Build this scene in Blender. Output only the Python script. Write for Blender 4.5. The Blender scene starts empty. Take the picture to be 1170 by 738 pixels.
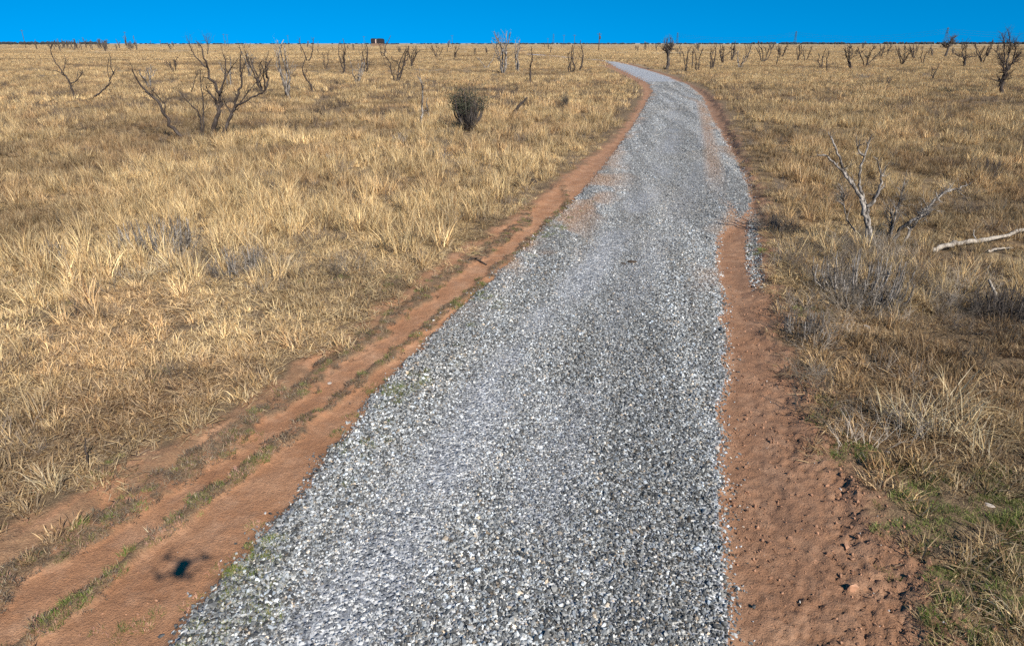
import bpy, bmesh, math, random
import numpy as np
from mathutils import Vector, Matrix, Euler
R = math.radians
scene = bpy.context.scene
COL = scene.collection

# ------------------------------------------------------------------ camera
PW, PH, F, CAMH = 1170.0, 738.0, 780.0, 4.0
PITCH = math.atan((369 - 49.5) / F)
CP, SP = math.cos(PITCH), math.sin(PITCH)
cam = bpy.data.cameras.new('camera')
cam.sensor_width = 36.0
cam.lens = 36.0 * F / PW
cam.clip_start = 0.05
cam.clip_end = 20000
camo = bpy.data.objects.new('camera', cam)
COL.objects.link(camo)
camo.location = (0, 0, CAMH)
camo.rotation_euler = (R(90) - PITCH, 0, 0)
scene.camera = camo

# ------------------------------------------------------------------ light
LDIR = Vector((-2.73, 4.60, -4.06)).normalized()      # the way sunlight travels
EL = math.asin(-LDIR.z)
AZ = math.atan2(-LDIR.x, -LDIR.y)                      # azimuth of the sun, clockwise from +Y
w = bpy.data.worlds.new('World')
scene.world = w
w.use_nodes = True
nt = w.node_tree
nt.nodes.clear()
sky = nt.nodes.new('ShaderNodeTexSky')
sky.sky_type = 'NISHITA'
sky.sun_disc = False
sky.sun_elevation = EL
sky.sun_rotation = AZ
sky.altitude = 3000
sky.air_density = 1.0
sky.dust_density = 0.0
sky.ozone_density = 6.0
hsv = nt.nodes.new('ShaderNodeHueSaturation')
hsv.inputs['Saturation'].default_value = 1.36
hsv.inputs['Hue'].default_value = 0.487
hsv.inputs['Value'].default_value = 1.5
bg = nt.nodes.new('ShaderNodeBackground')
bg.inputs['Strength'].default_value = 0.075
wo = nt.nodes.new('ShaderNodeOutputWorld')
tcw = nt.nodes.new('ShaderNodeTexCoord')
vm = nt.nodes.new('ShaderNodeVectorMath'); vm.operation = 'MULTIPLY_ADD'
vm.inputs[1].default_value = (1, 1, 0.9); vm.inputs[2].default_value = (0, 0, 0.22)
nt.links.new(tcw.outputs['Generated'], vm.inputs[0]); nt.links.new(vm.outputs[0], sky.inputs['Vector'])
nt.links.new(sky.outputs[0], hsv.inputs['Color'])
nt.links.new(hsv.outputs[0], bg.inputs['Color'])
nt.links.new(bg.outputs[0], wo.inputs['Surface'])

sun = bpy.data.lights.new('sun', 'SUN')
sun.energy = 4.9
sun.angle = R(0.53)
sun.color = (1.0, 0.93, 0.82)
suno = bpy.data.objects.new('sun', sun)
COL.objects.link(suno)
suno.location = (30, -60, 60)
suno.rotation_euler = LDIR.to_track_quat('-Z', 'Y').to_euler()

scene.view_settings.view_transform = 'Standard'
scene.view_settings.look = 'None'
scene.view_settings.exposure = 0.52
scene.view_settings.gamma = 1.0
scene.view_settings.use_curve_mapping = False
scene.render.engine = 'CYCLES'
scene.cycles.max_bounces = 5
scene.cycles.diffuse_bounces = 3
scene.cycles.use_denoising = False

# ------------------------------------------------------------------ helpers
def ray(px, py):
    u = (px - 585) / F
    v = (py - 369) / F
    return np.array([u, CP - SP * v, -SP - CP * v])

def gnd(px, py):
    d = ray(px, py)
    return d * (CAMH / -d[2]) + np.array([0, 0, CAMH])

def at(px, py, Y):
    d = ray(px, py)
    return d * (Y / d[1]) + np.array([0, 0, CAMH])

def line(pts):
    g = np.array([gnd(*p)[:2] for p in pts])
    o = np.argsort(g[:, 1])
    g = g[o]
    ys, xs = g[:, 1], g[:, 0]
    s0 = (xs[1] - xs[0]) / (ys[1] - ys[0])
    ys = np.concatenate([[ys[0] - 30], ys])
    xs = np.concatenate([[xs[0] - 30 * s0], xs])
    return lambda Y: np.interp(Y, ys, xs)

def hash2(ix, iy, seed):
    n = (ix.astype(np.int64) * 374761393 + iy.astype(np.int64) * 668265263 + seed * 1442695041) & 0xFFFFFFFF
    n = ((n ^ (n >> 13)) * 1274126177) & 0xFFFFFFFF
    n = ((n ^ (n >> 16)) * 2246822519) & 0xFFFFFFFF
    return ((n ^ (n >> 15)) & 0xFFFFFF) / float(0xFFFFFF)

def vnoise(x, y, seed=0):
    x = np.asarray(x, float); y = np.asarray(y, float)
    ix = np.floor(x); iy = np.floor(y)
    fx = x - ix; fy = y - iy
    fx = fx * fx * (3 - 2 * fx); fy = fy * fy * (3 - 2 * fy)
    a = hash2(ix, iy, seed); b = hash2(ix + 1, iy, seed)
    c = hash2(ix, iy + 1, seed); d = hash2(ix + 1, iy + 1, seed)
    return (a + (b - a) * fx) * (1 - fy) + (c + (d - c) * fx) * fy

def fbm(x, y, seed=0, octv=4):
    s = 0; a = 0.5; t = 0
    ca, sa = math.cos(0.6), math.sin(0.6)
    for k in range(octv):
        s = s + a * vnoise(x, y, seed + k * 17); t += a
        x, y = (x * ca - y * sa) * 2.03 + 11.3, (x * sa + y * ca) * 2.03 - 7.7
        a *= 0.5
    return s / t                                           # 0..1

def sstep(a, b, x):
    t = np.clip((x - a) / (b - a), 0, 1)
    return t * t * (3 - 2 * t)

def mesh_np(name, V, faces, mats=(), attrs=None, smooth=False):
    """faces: int array (n,3) or (n,4), or a list of such arrays"""
    me = bpy.data.meshes.new(name)
    if not isinstance(faces, list):
        faces = [faces]
    faces = [f for f in faces if len(f)]
    loops = np.concatenate([f.ravel() for f in faces]).astype(np.int32)
    sizes = np.concatenate([np.full(len(f), f.shape[1], np.int32) for f in faces])
    starts = np.concatenate([[0], np.cumsum(sizes)[:-1]]).astype(np.int32)
    me.vertices.add(len(V)); me.vertices.foreach_set('co', np.asarray(V, np.float32).ravel())
    me.loops.add(len(loops)); me.loops.foreach_set('vertex_index', loops)
    me.polygons.add(len(starts)); me.polygons.foreach_set('loop_start', starts)
    me.polygons.foreach_set('loop_total', sizes)
    me.polygons.foreach_set('use_smooth', np.full(len(starts), smooth, bool))
    me.update(calc_edges=True)
    for m in mats:
        me.materials.append(m)
    for k, a in (attrs or {}).items():
        a = np.asarray(a, np.float32)
        if a.ndim == 1:
            at_ = me.attributes.new(k, 'FLOAT', 'POINT'); at_.data.foreach_set('value', a)
        elif a.shape[1] == 3:
            c = np.ones((len(a), 4), np.float32); c[:, :3] = a
            at_ = me.attributes.new(k, 'FLOAT_COLOR', 'POINT'); at_.data.foreach_set('color', c.ravel())
    return me

def link(name, me, parent=None, **props):
    o = bpy.data.objects.new(name, me)
    COL.objects.link(o)
    if parent is not None:
        o.parent = parent
    for k, v in props.items():
        o[k] = v
    return o

def empty(name, loc, rz=0, **props):
    o = bpy.data.objects.new(name, None)
    COL.objects.link(o)
    o.location = loc
    o.rotation_euler = (0, 0, rz)
    o.empty_display_size = 0.2
    for k, v in props.items():
        o[k] = v
    return o

class Nodes:
    def __init__(s, name):
        s.m = bpy.data.materials.new(name); s.m.use_nodes = True
        s.t = s.m.node_tree; s.t.nodes.clear()
        s.out = s.t.nodes.new('ShaderNodeOutputMaterial')
    def n(s, typ, ins=None, **kw):
        nd = s.t.nodes.new(typ)
        for k, v in kw.items():
            setattr(nd, k, v)
        for k, v in (ins or {}).items():
            if isinstance(v, bpy.types.NodeSocket):
                s.t.links.new(v, nd.inputs[k])
            else:
                nd.inputs[k].default_value = v
        return nd
    def attr(s, name, inst=False):
        return s.n('ShaderNodeAttribute', attribute_name=name, attribute_type='INSTANCER' if inst else 'GEOMETRY')
    def math(s, op, a, b=0.0, c=0.0):
        nd = s.n('ShaderNodeMath', {0: a, 1: b, 2: c}, operation=op)
        return nd.outputs[0]
    def mix(s, f, a, b, typ='MIX'):
        nd = s.n('ShaderNodeMix', data_type='RGBA', blend_type=typ)
        for i, v in ((0, f), (6, a), (7, b)):
            if isinstance(v, bpy.types.NodeSocket):
                s.t.links.new(v, nd.inputs[i])
            else:
                nd.inputs[i].default_value = v if i == 0 else (*v, 1.0)
        return nd.outputs[2]
    def ramp(s, f, stops, interp='LINEAR'):
        nd = s.n('ShaderNodeValToRGB', {0: f})
        cr = nd.color_ramp; cr.interpolation = interp
        while len(cr.elements) < len(stops):
            cr.elements.new(0.5)
        for e, (p, c) in zip(cr.elements, stops):
            e.position = p
            e.color = (*c, 1.0) if not np.isscalar(c) else (c, c, c, 1.0)
        return nd.outputs[0]
    def noise(s, vec, scale, detail=4.0, rough=0.55):
        return s.n('ShaderNodeTexNoise', {'Vector': vec, 'Scale': scale, 'Detail': detail, 'Roughness': rough}).outputs[0]
    def vor(s, vec, scale, feature='F1', out='Distance'):
        return s.n('ShaderNodeTexVoronoi', {'Vector': vec, 'Scale': scale}, feature=feature).outputs[out]
    def bsdf(s, color, rough=0.9, normal=None, spec=0.3, metal=0.0):
        ins = {'Base Color': color if isinstance(color, bpy.types.NodeSocket) else (*color, 1.0),
               'Roughness': rough, 'Specular IOR Level': spec, 'Metallic': metal}
        if normal is not None:
            ins['Normal'] = normal
        nd = s.n('ShaderNodeBsdfPrincipled', ins)
        s.t.links.new(nd.outputs[0], s.out.inputs[0])
        return nd
    def bump(s, h, dist, strength=1.0):
        return s.n('ShaderNodeBump', {'Height': h, 'Distance': dist, 'Strength': strength}).outputs[0]

# ------------------------------------------------------------------ layout of the road and its shoulders
GL = line([(195,738),(262,655),(330,580),(440,440),(500,380),(560,322),(615,270),(648,240),(680,205),(706,172),(724,145),(738,120),(747,104),(741,95),(722,86),(708,79.5),(697,74),(690,70.5),(640,66),(600,63)])
GR = line([(828,738),(818,600),(820,480),(827,400),(824,340),(816,300),(818,270),(848,250),(857,228),(850,203),(837,178),(821,150),(808,125),(801,110),(787,98),(765,88),(735,79),(714,73.4),(697,69.8),(645,65.4),(602,62.5)])
DL = line([(0,618),(120,552),(230,494),(330,430),(400,388),(470,334),(540,285),(600,243),(640,210),(672,184),(703,161),(722,136),(735,115),(737,102),(728,93),(705,82),(688,74),(680,70.2),(638,65.6),(598,62.8)])
DR = line([(1090,738),(1040,660),(1000,600),(960,520),(935,470),(912,430),(897,380),(890,330),(882,290),(875,250),(864,215),(850,180),(837,152),(826,130),(818,116),(802,103),(772,88),(737,78),(718,73),(700,69.4),(646,65.1),(603,62.3)])
S1 = line([(20,738),(130,650),(230,572),(330,497),(420,427),(500,362),(560,312),(610,270),(650,232)])
S2 = line([(0,668),(120,594),(230,522),(330,450),(430,377),(500,322),(560,282),(600,254)])
TONGUE = line([(838,240),(832,270),(830,300),(832,330)])
FINES1 = line([(380,738),(520,520),(620,380),(700,280),(760,190),(772,140),(765,110)])
FINES2 = line([(560,738),(640,500),(740,300),(800,200),(805,150),(790,112)])
REDLINE = line([(816,200),(812,170),(806,140),(800,118)])

def wig(X, Y, amp, sc, seed):
    return amp * (fbm(X * sc, Y * sc, seed, 4) * 2 - 1)

def zones(X, Y):
    """signed distances (m, + inside) of the gravel bed and the dirt corridor"""
    fade = np.clip(1.2 - Y / 120, 0.3, 1)
    g = np.minimum(X - GL(Y) + wig(X, Y, 0.11, 2.6, 5), GR(Y) - X + wig(X, Y, 0.12, 2.6, 9))
    d = np.minimum(X - DL(Y) + wig(X, Y, 0.26, 1.9, 21) * fade, DR(Y) - 0.12 - X + wig(X, Y, 0.32, 1.6, 33) * fade)
    return g, d

def strips(X, Y):
    s1 = 1 - sstep(0.04, 0.12, np.abs(X - S1(Y) + wig(X, Y, 0.14, 3.5, 41)))
    s2 = 1 - sstep(0.12, 0.22, np.abs(X - S2(Y) + wig(X, Y, 0.2, 3.2, 43)))
    s1 = s1 * sstep(24, 18, Y)
    s2 = s2 * sstep(21, 17, Y)
    return s1, s2

def base_h(X, Y):
    far = np.hypot(X, Y)
    h = 0.10 * (fbm(X / 9, Y / 9, 61, 3) - 0.5) * sstep(4, 20, far)
    h = h + 0.9 * (fbm(X / 70, Y / 70, 63, 3) - 0.5) * sstep(60, 260, far)
    h = h + 6 * (fbm(X / 900, Y / 900, 67, 2) - 0.55) * sstep(500, 2500, far)
    return h

def height(X, Y, fine=True):
    g, d = zones(X, Y)
    h = base_h(X, Y)
    cor = sstep(-0.3, 0.3, d)
    s1, s2 = strips(X, Y)
    near = np.clip(1.3 - Y / 60, 0, 1)
    rb = X - DR(Y) + wig(X, Y, .3, 1.3, 35)
    h = h + .20 * sstep(-.25, .02, rb) * sstep(6, 1, rb) * sstep(15, 21, Y) * sstep(75, 60, Y) * (.4 + .6 * fbm(X * .9, Y * .9, 37, 2))
    ins = sstep(-0.05, 0.25, d) * (1 - sstep(-0.15, 0.05, g))
    h = h - 0.06 * ins + ins * (0.055 * s1 + 0.05 * s2)
    h = h + 0.04 * sstep(-0.2, 0.7, g)
    if fine:
        mid = fbm(X * 5, Y * 5, 71, 4) - 0.5
        fin = fbm(X * 16, Y * 16, 73, 3) - 0.5
        right = sstep(-0.2, 0.5, X - GR(Y)) * sstep(-0.8, 0.2, d)
        h = h + near * ins * (0.02 * mid + 0.014 * fin)
        # trampled clods and hoof prints on the right-hand shoulder and beyond
        cl = np.abs(fbm(X * 7, Y * 7, 75, 3) - 0.5)
        clod = sstep(0.0, 0.07, cl)
        edge = right * sstep(0.35, 0.8, (X - GR(Y)) / np.maximum(DR(Y) - GR(Y), 0.3) + fbm(X * 1.3, Y * 1.3, 79, 2) - 0.45)
        crk = sstep(0.0, 0.06, np.abs(fbm(X * 13, Y * 13, 76, 3) - 0.5))
        h = h + near * (0.024 * edge * (clod - 1) + 0.014 * right * (0.35 + 0.65 * sstep(.4, .6, fbm(X * 1.6, Y * 1.6, 78, 3))) * (crk - 1) + 0.02 * right * fin * 2)
        h = h + near * (1 - cor) * (0.10 * mid + 0.03 * fin)
    return h

# ------------------------------------------------------------------ colours of the field
def gold(X, Y):
    """0 grey-brown weeds ... 1 golden bunch grass"""
    far = np.hypot(X, Y)
    a = fbm(X / 3.0, Y / 3.0, 81, 4)
    b = fbm(X / 16, Y / 16, 83, 3)
    c = fbm(X / 60, Y / 45, 85, 3)
    k = sstep(20, 90, far)
    v = 0.04 * (X > 0) + a * (0.6 - 0.2 * k) + b * 0.4 * (1 - k * 0.2) + c * 0.35 * k
    return sstep(0.35, 0.61, v)

# ------------------------------------------------------------------ materials: ground
def mat_dirt():
    s = Nodes('red_dirt')
    co = s.n('ShaderNodeTexCoord').outputs['Object']
    th = s.attr('thatch').outputs['Fac']
    rd = s.attr('red').outputs['Fac']
    gf = s.attr('gold').outputs['Fac']
    n1 = s.noise(co, 1.3, 5); n2 = s.noise(co, 9, 5, 0.65); n3 = s.noise(co, 60, 4, 0.7)
    dirt = s.ramp(n1, [(0.3, (0.34, 0.165, 0.085)), (0.52, (0.44, 0.225, 0.120)), (0.72, (0.55, 0.315, 0.185))])
    dirt = s.mix(s.ramp(n2, [(0.33, 0.45), (0.56, 0.0)]), dirt, (0.30, 0.155, 0.085))
    dirt = s.mix(s.ramp(n3, [(0.38, 0.4), (0.55, 0.0)]), dirt, (0.22, 0.115, 0.068))
    dirt = s.mix(s.ramp(n3, [(0.62, 0.0), (0.78, 0.5)]), dirt, (0.58, 0.40, 0.27))
    dirt = s.mix(rd, dirt, (0.215, 0.125, 0.082))
    dirt = s.mix(s.ramp(s.noise(co, 3.2, 6, 0.7), [(0.47, 0.0), (0.68, 0.5)]), dirt, (0.50, 0.31, 0.20))
    dirt = s.mix(s.ramp(s.noise(co, 24, 6, 0.75), [(0.38, 0.5), (0.50, 0.0)]), dirt, (0.24, 0.13, 0.078))
    soil = s.ramp(n2, [(0.3, (0.07, 0.048, 0.032)), (0.55, (0.16, 0.108, 0.066)), (0.75, (0.28, 0.195, 0.12))])  # soil kept extra dark, painting in the shade of gaps between tufts
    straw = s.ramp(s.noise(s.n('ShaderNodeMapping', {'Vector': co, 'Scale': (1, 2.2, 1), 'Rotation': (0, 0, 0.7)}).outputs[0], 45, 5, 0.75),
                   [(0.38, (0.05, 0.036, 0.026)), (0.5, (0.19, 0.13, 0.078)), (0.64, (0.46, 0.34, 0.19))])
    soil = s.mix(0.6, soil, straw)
    fieldc = s.ramp(s.noise(s.n('ShaderNodeMapping', {'Vector': co, 'Scale': (1.3, 0.25, 1)}).outputs[0], 0.12, 6, 0.75),
                   [(0.34, (0.20, 0.145, 0.095)), (0.5, (0.40, 0.30, 0.18)), (0.64, (0.54, 0.42, 0.26))])
    farf = s.attr('far').outputs['Fac']
    soil = s.mix(farf, soil, fieldc)
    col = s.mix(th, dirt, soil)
    hh = s.math('ADD', s.math('MULTIPLY', n2, 0.5), s.math('MULTIPLY', n3, 0.5))
    s.bsdf(col, 0.95, s.bump(hh, 0.045, 1.0), 0.15)
    return s.m

def mat_road():
    s = Nodes('gravel_bed')
    co = s.n('ShaderNodeTexCoord').outputs['Object']
    wv = s.n('ShaderNodeTexVoronoi', {'Vector': co, 'Scale': 26.0}, feature='F1')
    cell = s.n('ShaderNodeSeparateColor', {0: wv.outputs['Color']}).outputs[0]
    c2 = s.n('ShaderNodeSeparateColor', {0: s.n('ShaderNodeTexVoronoi', {'Vector': co, 'Scale': 9.0}).outputs['Color']}).outputs[0]
    col = s.ramp(cell, [(0.0, (0.06, 0.065, 0.075)), (0.25, (0.16, 0.17, 0.19)), (0.5, (0.30, 0.31, 0.33)), (0.72, (0.45, 0.45, 0.46)), (0.92, (0.72, 0.71, 0.68))])
    colb = s.ramp(c2, [(0.0, (0.15, 0.16, 0.18)), (0.5, (0.32, 0.33, 0.35)), (0.9, (0.62, 0.61, 0.60))])
    n1 = s.noise(co, 0.9, 5); 
    farf = s.attr('far').outputs['Fac']
    col = s.mix(farf, col, colb)
    col = s.mix(s.ramp(n1, [(0.35, 0.0), (0.75, 0.35)]), col, (0.40, 0.41, 0.45))
    rd = s.attr('red').outputs['Fac']
    col = s.mix(rd, col, (0.34, 0.215, 0.14))
    gap = s.ramp(wv.outputs['Distance'], [(0.25, 1.0), (0.6, 0.0)])
    s.bsdf(col, 0.8, s.bump(gap, 0.02, 0.8), 0.3)
    return s.m

M_DIRT = mat_dirt()
M_ROAD = mat_road()

# ------------------------------------------------------------------ the ground, split into field, dirt tracks and gravel road
def build_ground():
    ys = [3.2]
    while ys[-1] < 6000:
        y = ys[-1]
        ys.append(y + max(0.022, 0.0042 * (y + 1.5)) * (1.0 if y < 150 else 4.0))
    ys = np.array(ys)
    back = -np.array([0.0, 3, 8, 20, 60, 200, 700, 2500])[::-1]
    mid = np.linspace(0.4, 3.0, 30)
    ys = np.concatenate([back, mid, ys])
    W = np.maximum(np.abs(ys), 3.2) + 2.2
    core = np.linspace(-1.02, 1.02, 620)
    wing = np.array([1.06, 1.1, 1.16, 1.24, 1.35, 1.5, 1.8, 2.3, 3.2, 5, 9, 20.])
    us = np.concatenate([-wing[::-1], core, wing])
    Xg = us[None, :] * W[:, None]
    Yg = np.repeat(ys[:, None], len(us), 1)
    X, Y = Xg.ravel(), Yg.ravel()
    Z = height(X, Y)
    g, d = zones(X, Y)
    s1, s2 = strips(X, Y)
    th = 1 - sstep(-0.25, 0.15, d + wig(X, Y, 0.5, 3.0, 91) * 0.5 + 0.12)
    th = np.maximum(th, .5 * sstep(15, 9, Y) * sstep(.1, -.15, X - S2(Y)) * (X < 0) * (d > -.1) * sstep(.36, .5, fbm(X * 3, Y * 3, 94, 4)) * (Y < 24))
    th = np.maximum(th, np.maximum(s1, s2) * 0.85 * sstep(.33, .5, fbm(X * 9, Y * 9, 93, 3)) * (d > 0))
    far = sstep(60, 220, np.hypot(X, Y))
    onroad = g > 0
    red = np.where(onroad, 0, 0.0)
    tg = (1 - sstep(0.05, 0.3, np.abs(X - TONGUE(Y)))) * sstep(12.0, 13.5, Y) * sstep(20, 17, Y)
    rl = (1 - sstep(0.1, 0.45, np.abs(X - REDLINE(Y)))) * sstep(18, 24, Y) * sstep(60, 50, Y)
    le = sstep(8, 12, Y) * (1 - sstep(0.05, 0.9, g)) * sstep(0.42, 0.7, fbm(X * .8, Y * .5, 95, 4)) * 0.9
    bare = sstep(1.6, 0.3, X - GL(Y)) * sstep(10.5, 14, Y) * sstep(26, 20, Y) * sstep(0.4, 0.6, fbm(X * 1.1, Y * .7, 97, 4))
    red_road = np.clip(tg + rl * 0.8 + le + bare * 0.8, 0, 1)
    red_dirt = sstep(0.35, 0.9, (X - GR(Y)) / np.maximum(DR(Y) - GR(Y), 0.3) ) * 0
    wet = sstep(0.4, 0.0, np.abs((X - GR(Y)) / np.maximum(DR(Y) - GR(Y), 0.3) - 0.45)) * (X > GR(Y)) * sstep(0.35, 0.6, fbm(X * 1.2, Y * .5, 99, 3))
    damp = .55 * sstep(16, 30, Y) * (X < GL(Y)) + .3 * sstep(16, 30, Y) * (X > GR(Y))  # dirt turns darker brown with distance, more so on the left
    red = np.where(onroad, red_road, damp +  np.where(X > GR(Y), np.maximum(wet * 0.9, 0.45 + 0.5 * (fbm(X * 2.4, Y * 2.4, 98, 4) - .25)), 0.0))
    ncol = len(us)
    i = np.arange(len(ys) - 1)[:, None] * ncol + np.arange(ncol - 1)[None, :]
    quads = np.stack([i, i + 1, i + ncol + 1, i + ncol], -1).reshape(-1, 4)
    cg = g[quads].mean(1); cd = d[quads].mean(1)
    cx = X[quads].mean(1); cy = Y[quads].mean(1)
    isr = (cg > 0) & (cy < 330)
    isd = (~isr) & (cd > 0) & (cy < 330)
    midx = (GL(cy) + GR(cy)) / 2
    gold_ = gold(X, Y)
    V = np.stack([X, Y, Z], 1)
    def sub(mask, name, mats, **props):
        q = quads[mask]
        used, inv = np.unique(q.ravel(), return_inverse=True)
        me = mesh_np(name, V[used], inv.reshape(-1, 4), mats,
                     {'thatch': th[used], 'red': red[used], 'far': far[used], 'gold': gold_[used]}, smooth=True)
        return link(name, me, **props)
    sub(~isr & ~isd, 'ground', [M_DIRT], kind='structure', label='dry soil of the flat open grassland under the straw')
    sub(isd & (cx < midx), 'dirt_track', [M_DIRT], kind='structure', label='rutted red dirt track left of the gravel road')
    sub(isd & (cx >= midx), 'dirt_track', [M_DIRT], kind='structure', label='trampled red dirt shoulder right of the gravel road')
    sub(isr, 'road', [M_ROAD], kind='structure', label='grey gravel road running away to the horizon')
build_ground()

# ------------------------------------------------------------------ instancing (stuff only)
def gn_scatter(name, P, rot, scl, idx, tint, sources, **props):
    col = bpy.data.collections.new(name + '_source')
    for k, me in enumerate(sources):
        col.objects.link(bpy.data.objects.new('%s_%03d' % (name, k), me))
    n = len(P)
    me = bpy.data.meshes.new(name)
    me.vertices.add(n); me.vertices.foreach_set('co', np.asarray(P, np.float32).ravel())
    def av(k, a):
        t = me.attributes.new(k, 'FLOAT_VECTOR', 'POINT'); t.data.foreach_set('vector', np.asarray(a, np.float32).ravel())
    av('rot', rot); av('scl', scl)
    t = me.attributes.new('idx', 'INT', 'POINT'); t.data.foreach_set('value', np.asarray(idx, np.int32))
    c = np.ones((n, 4), np.float32); c[:, :3] = tint
    t = me.attributes.new('tint', 'FLOAT_COLOR', 'POINT'); t.data.foreach_set('color', c.ravel())
    o = link(name, me, kind='stuff', **props)
    ng = bpy.data.node_groups.new(name + '_scatter', 'GeometryNodeTree')
    ng.interface.new_socket('Geometry', in_out='INPUT', socket_type='NodeSocketGeometry')
    ng.interface.new_socket('Geometry', in_out='OUTPUT', socket_type='NodeSocketGeometry')
    gi = ng.nodes.new('NodeGroupInput'); go = ng.nodes.new('NodeGroupOutput')
    ip = ng.nodes.new('GeometryNodeInstanceOnPoints')
    ci = ng.nodes.new('GeometryNodeCollectionInfo')
    ci.inputs['Collection'].default_value = col
    ci.inputs['Separate Children'].default_value = True
    ci.inputs['Reset Children'].default_value = True
    def na(k, typ):
        q = ng.nodes.new('GeometryNodeInputNamedAttribute'); q.data_type = typ
        q.inputs['Name'].default_value = k
        return q.outputs['Attribute']
    e2r = ng.nodes.new('FunctionNodeEulerToRotation')
    L = ng.links.new
    L(gi.outputs[0], ip.inputs['Points']); L(ci.outputs[0], ip.inputs['Instance'])
    ip.inputs['Pick Instance'].default_value = True
    L(na('idx', 'INT'), ip.inputs['Instance Index'])
    L(na('rot', 'FLOAT_VECTOR'), e2r.inputs[0]); L(e2r.outputs[0], ip.inputs['Rotation'])
    L(na('scl', 'FLOAT_VECTOR'), ip.inputs['Scale'])
    L(ip.outputs[0], go.inputs[0])
    md = o.modifiers.new('scatter', 'NODES'); md.node_group = ng
    return o

# ------------------------------------------------------------------ gravel stones
def mat_stone():
    s = Nodes('stone')
    tint = s.attr('tint', True).outputs['Color']
    co = s.n('ShaderNodeTexCoord').outputs['Object']
    n = s.noise(co, 2.2, 4, 0.6)
    col = s.mix(1.0, tint, s.ramp(n, [(0.3, 0.72), (0.7, 1.2)]), 'MULTIPLY')
    s.bsdf(col, 0.7, None, 0.35)
    return s.m
M_STONE = mat_stone()

def stone_mesh(seed):
    rng = np.random.default_rng(seed)
    bm = bmesh.new()
    pts = rng.normal(size=(13, 3))
    pts /= np.linalg.norm(pts, axis=1)[:, None]
    pts *= rng.uniform(0.75, 1.1, (13, 1))
    pts *= np.array([0.62, rng.uniform(0.36, 0.55), rng.uniform(0.26, 0.42)])
    for p in pts:
        bm.verts.new(p)
    r = bmesh.ops.convex_hull(bm, input=bm.verts[:])
    junk = [e for e in r['geom_interior'] if isinstance(e, bmesh.types.BMVert)]
    bmesh.ops.delete(bm, geom=junk, context='VERTS')
    me = bpy.data.meshes.new('stone')
    bm.to_mesh(me); bm.free()
    me.materials.append(M_STONE)
    return me

def stone_tint(rng, n):
    k = rng.random(n)
    v = np.interp(k, [0, 0.22, 0.5, 0.78, 0.93, 1], [0.035, 0.08, 0.20, 0.34, 0.50, 0.85])
    hue = rng.normal(0, 0.035, n)
    c = np.stack([v * (0.97 + hue), v * 1.0, v * (1.0 - hue * 1.3)], 1)
    brown = rng.random(n) < 0.07
    c[brown] *= np.array([1.15, 0.93, 0.72])
    return np.clip(c, 0.02, 0.95)

def scatter_xy(rng, y0, y1, x0, x1, dens):
    n = int((y1 - y0) * (x1 - x0) * dens)
    return rng.uniform(x0, x1, n), rng.uniform(y0, y1, n)

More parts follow.
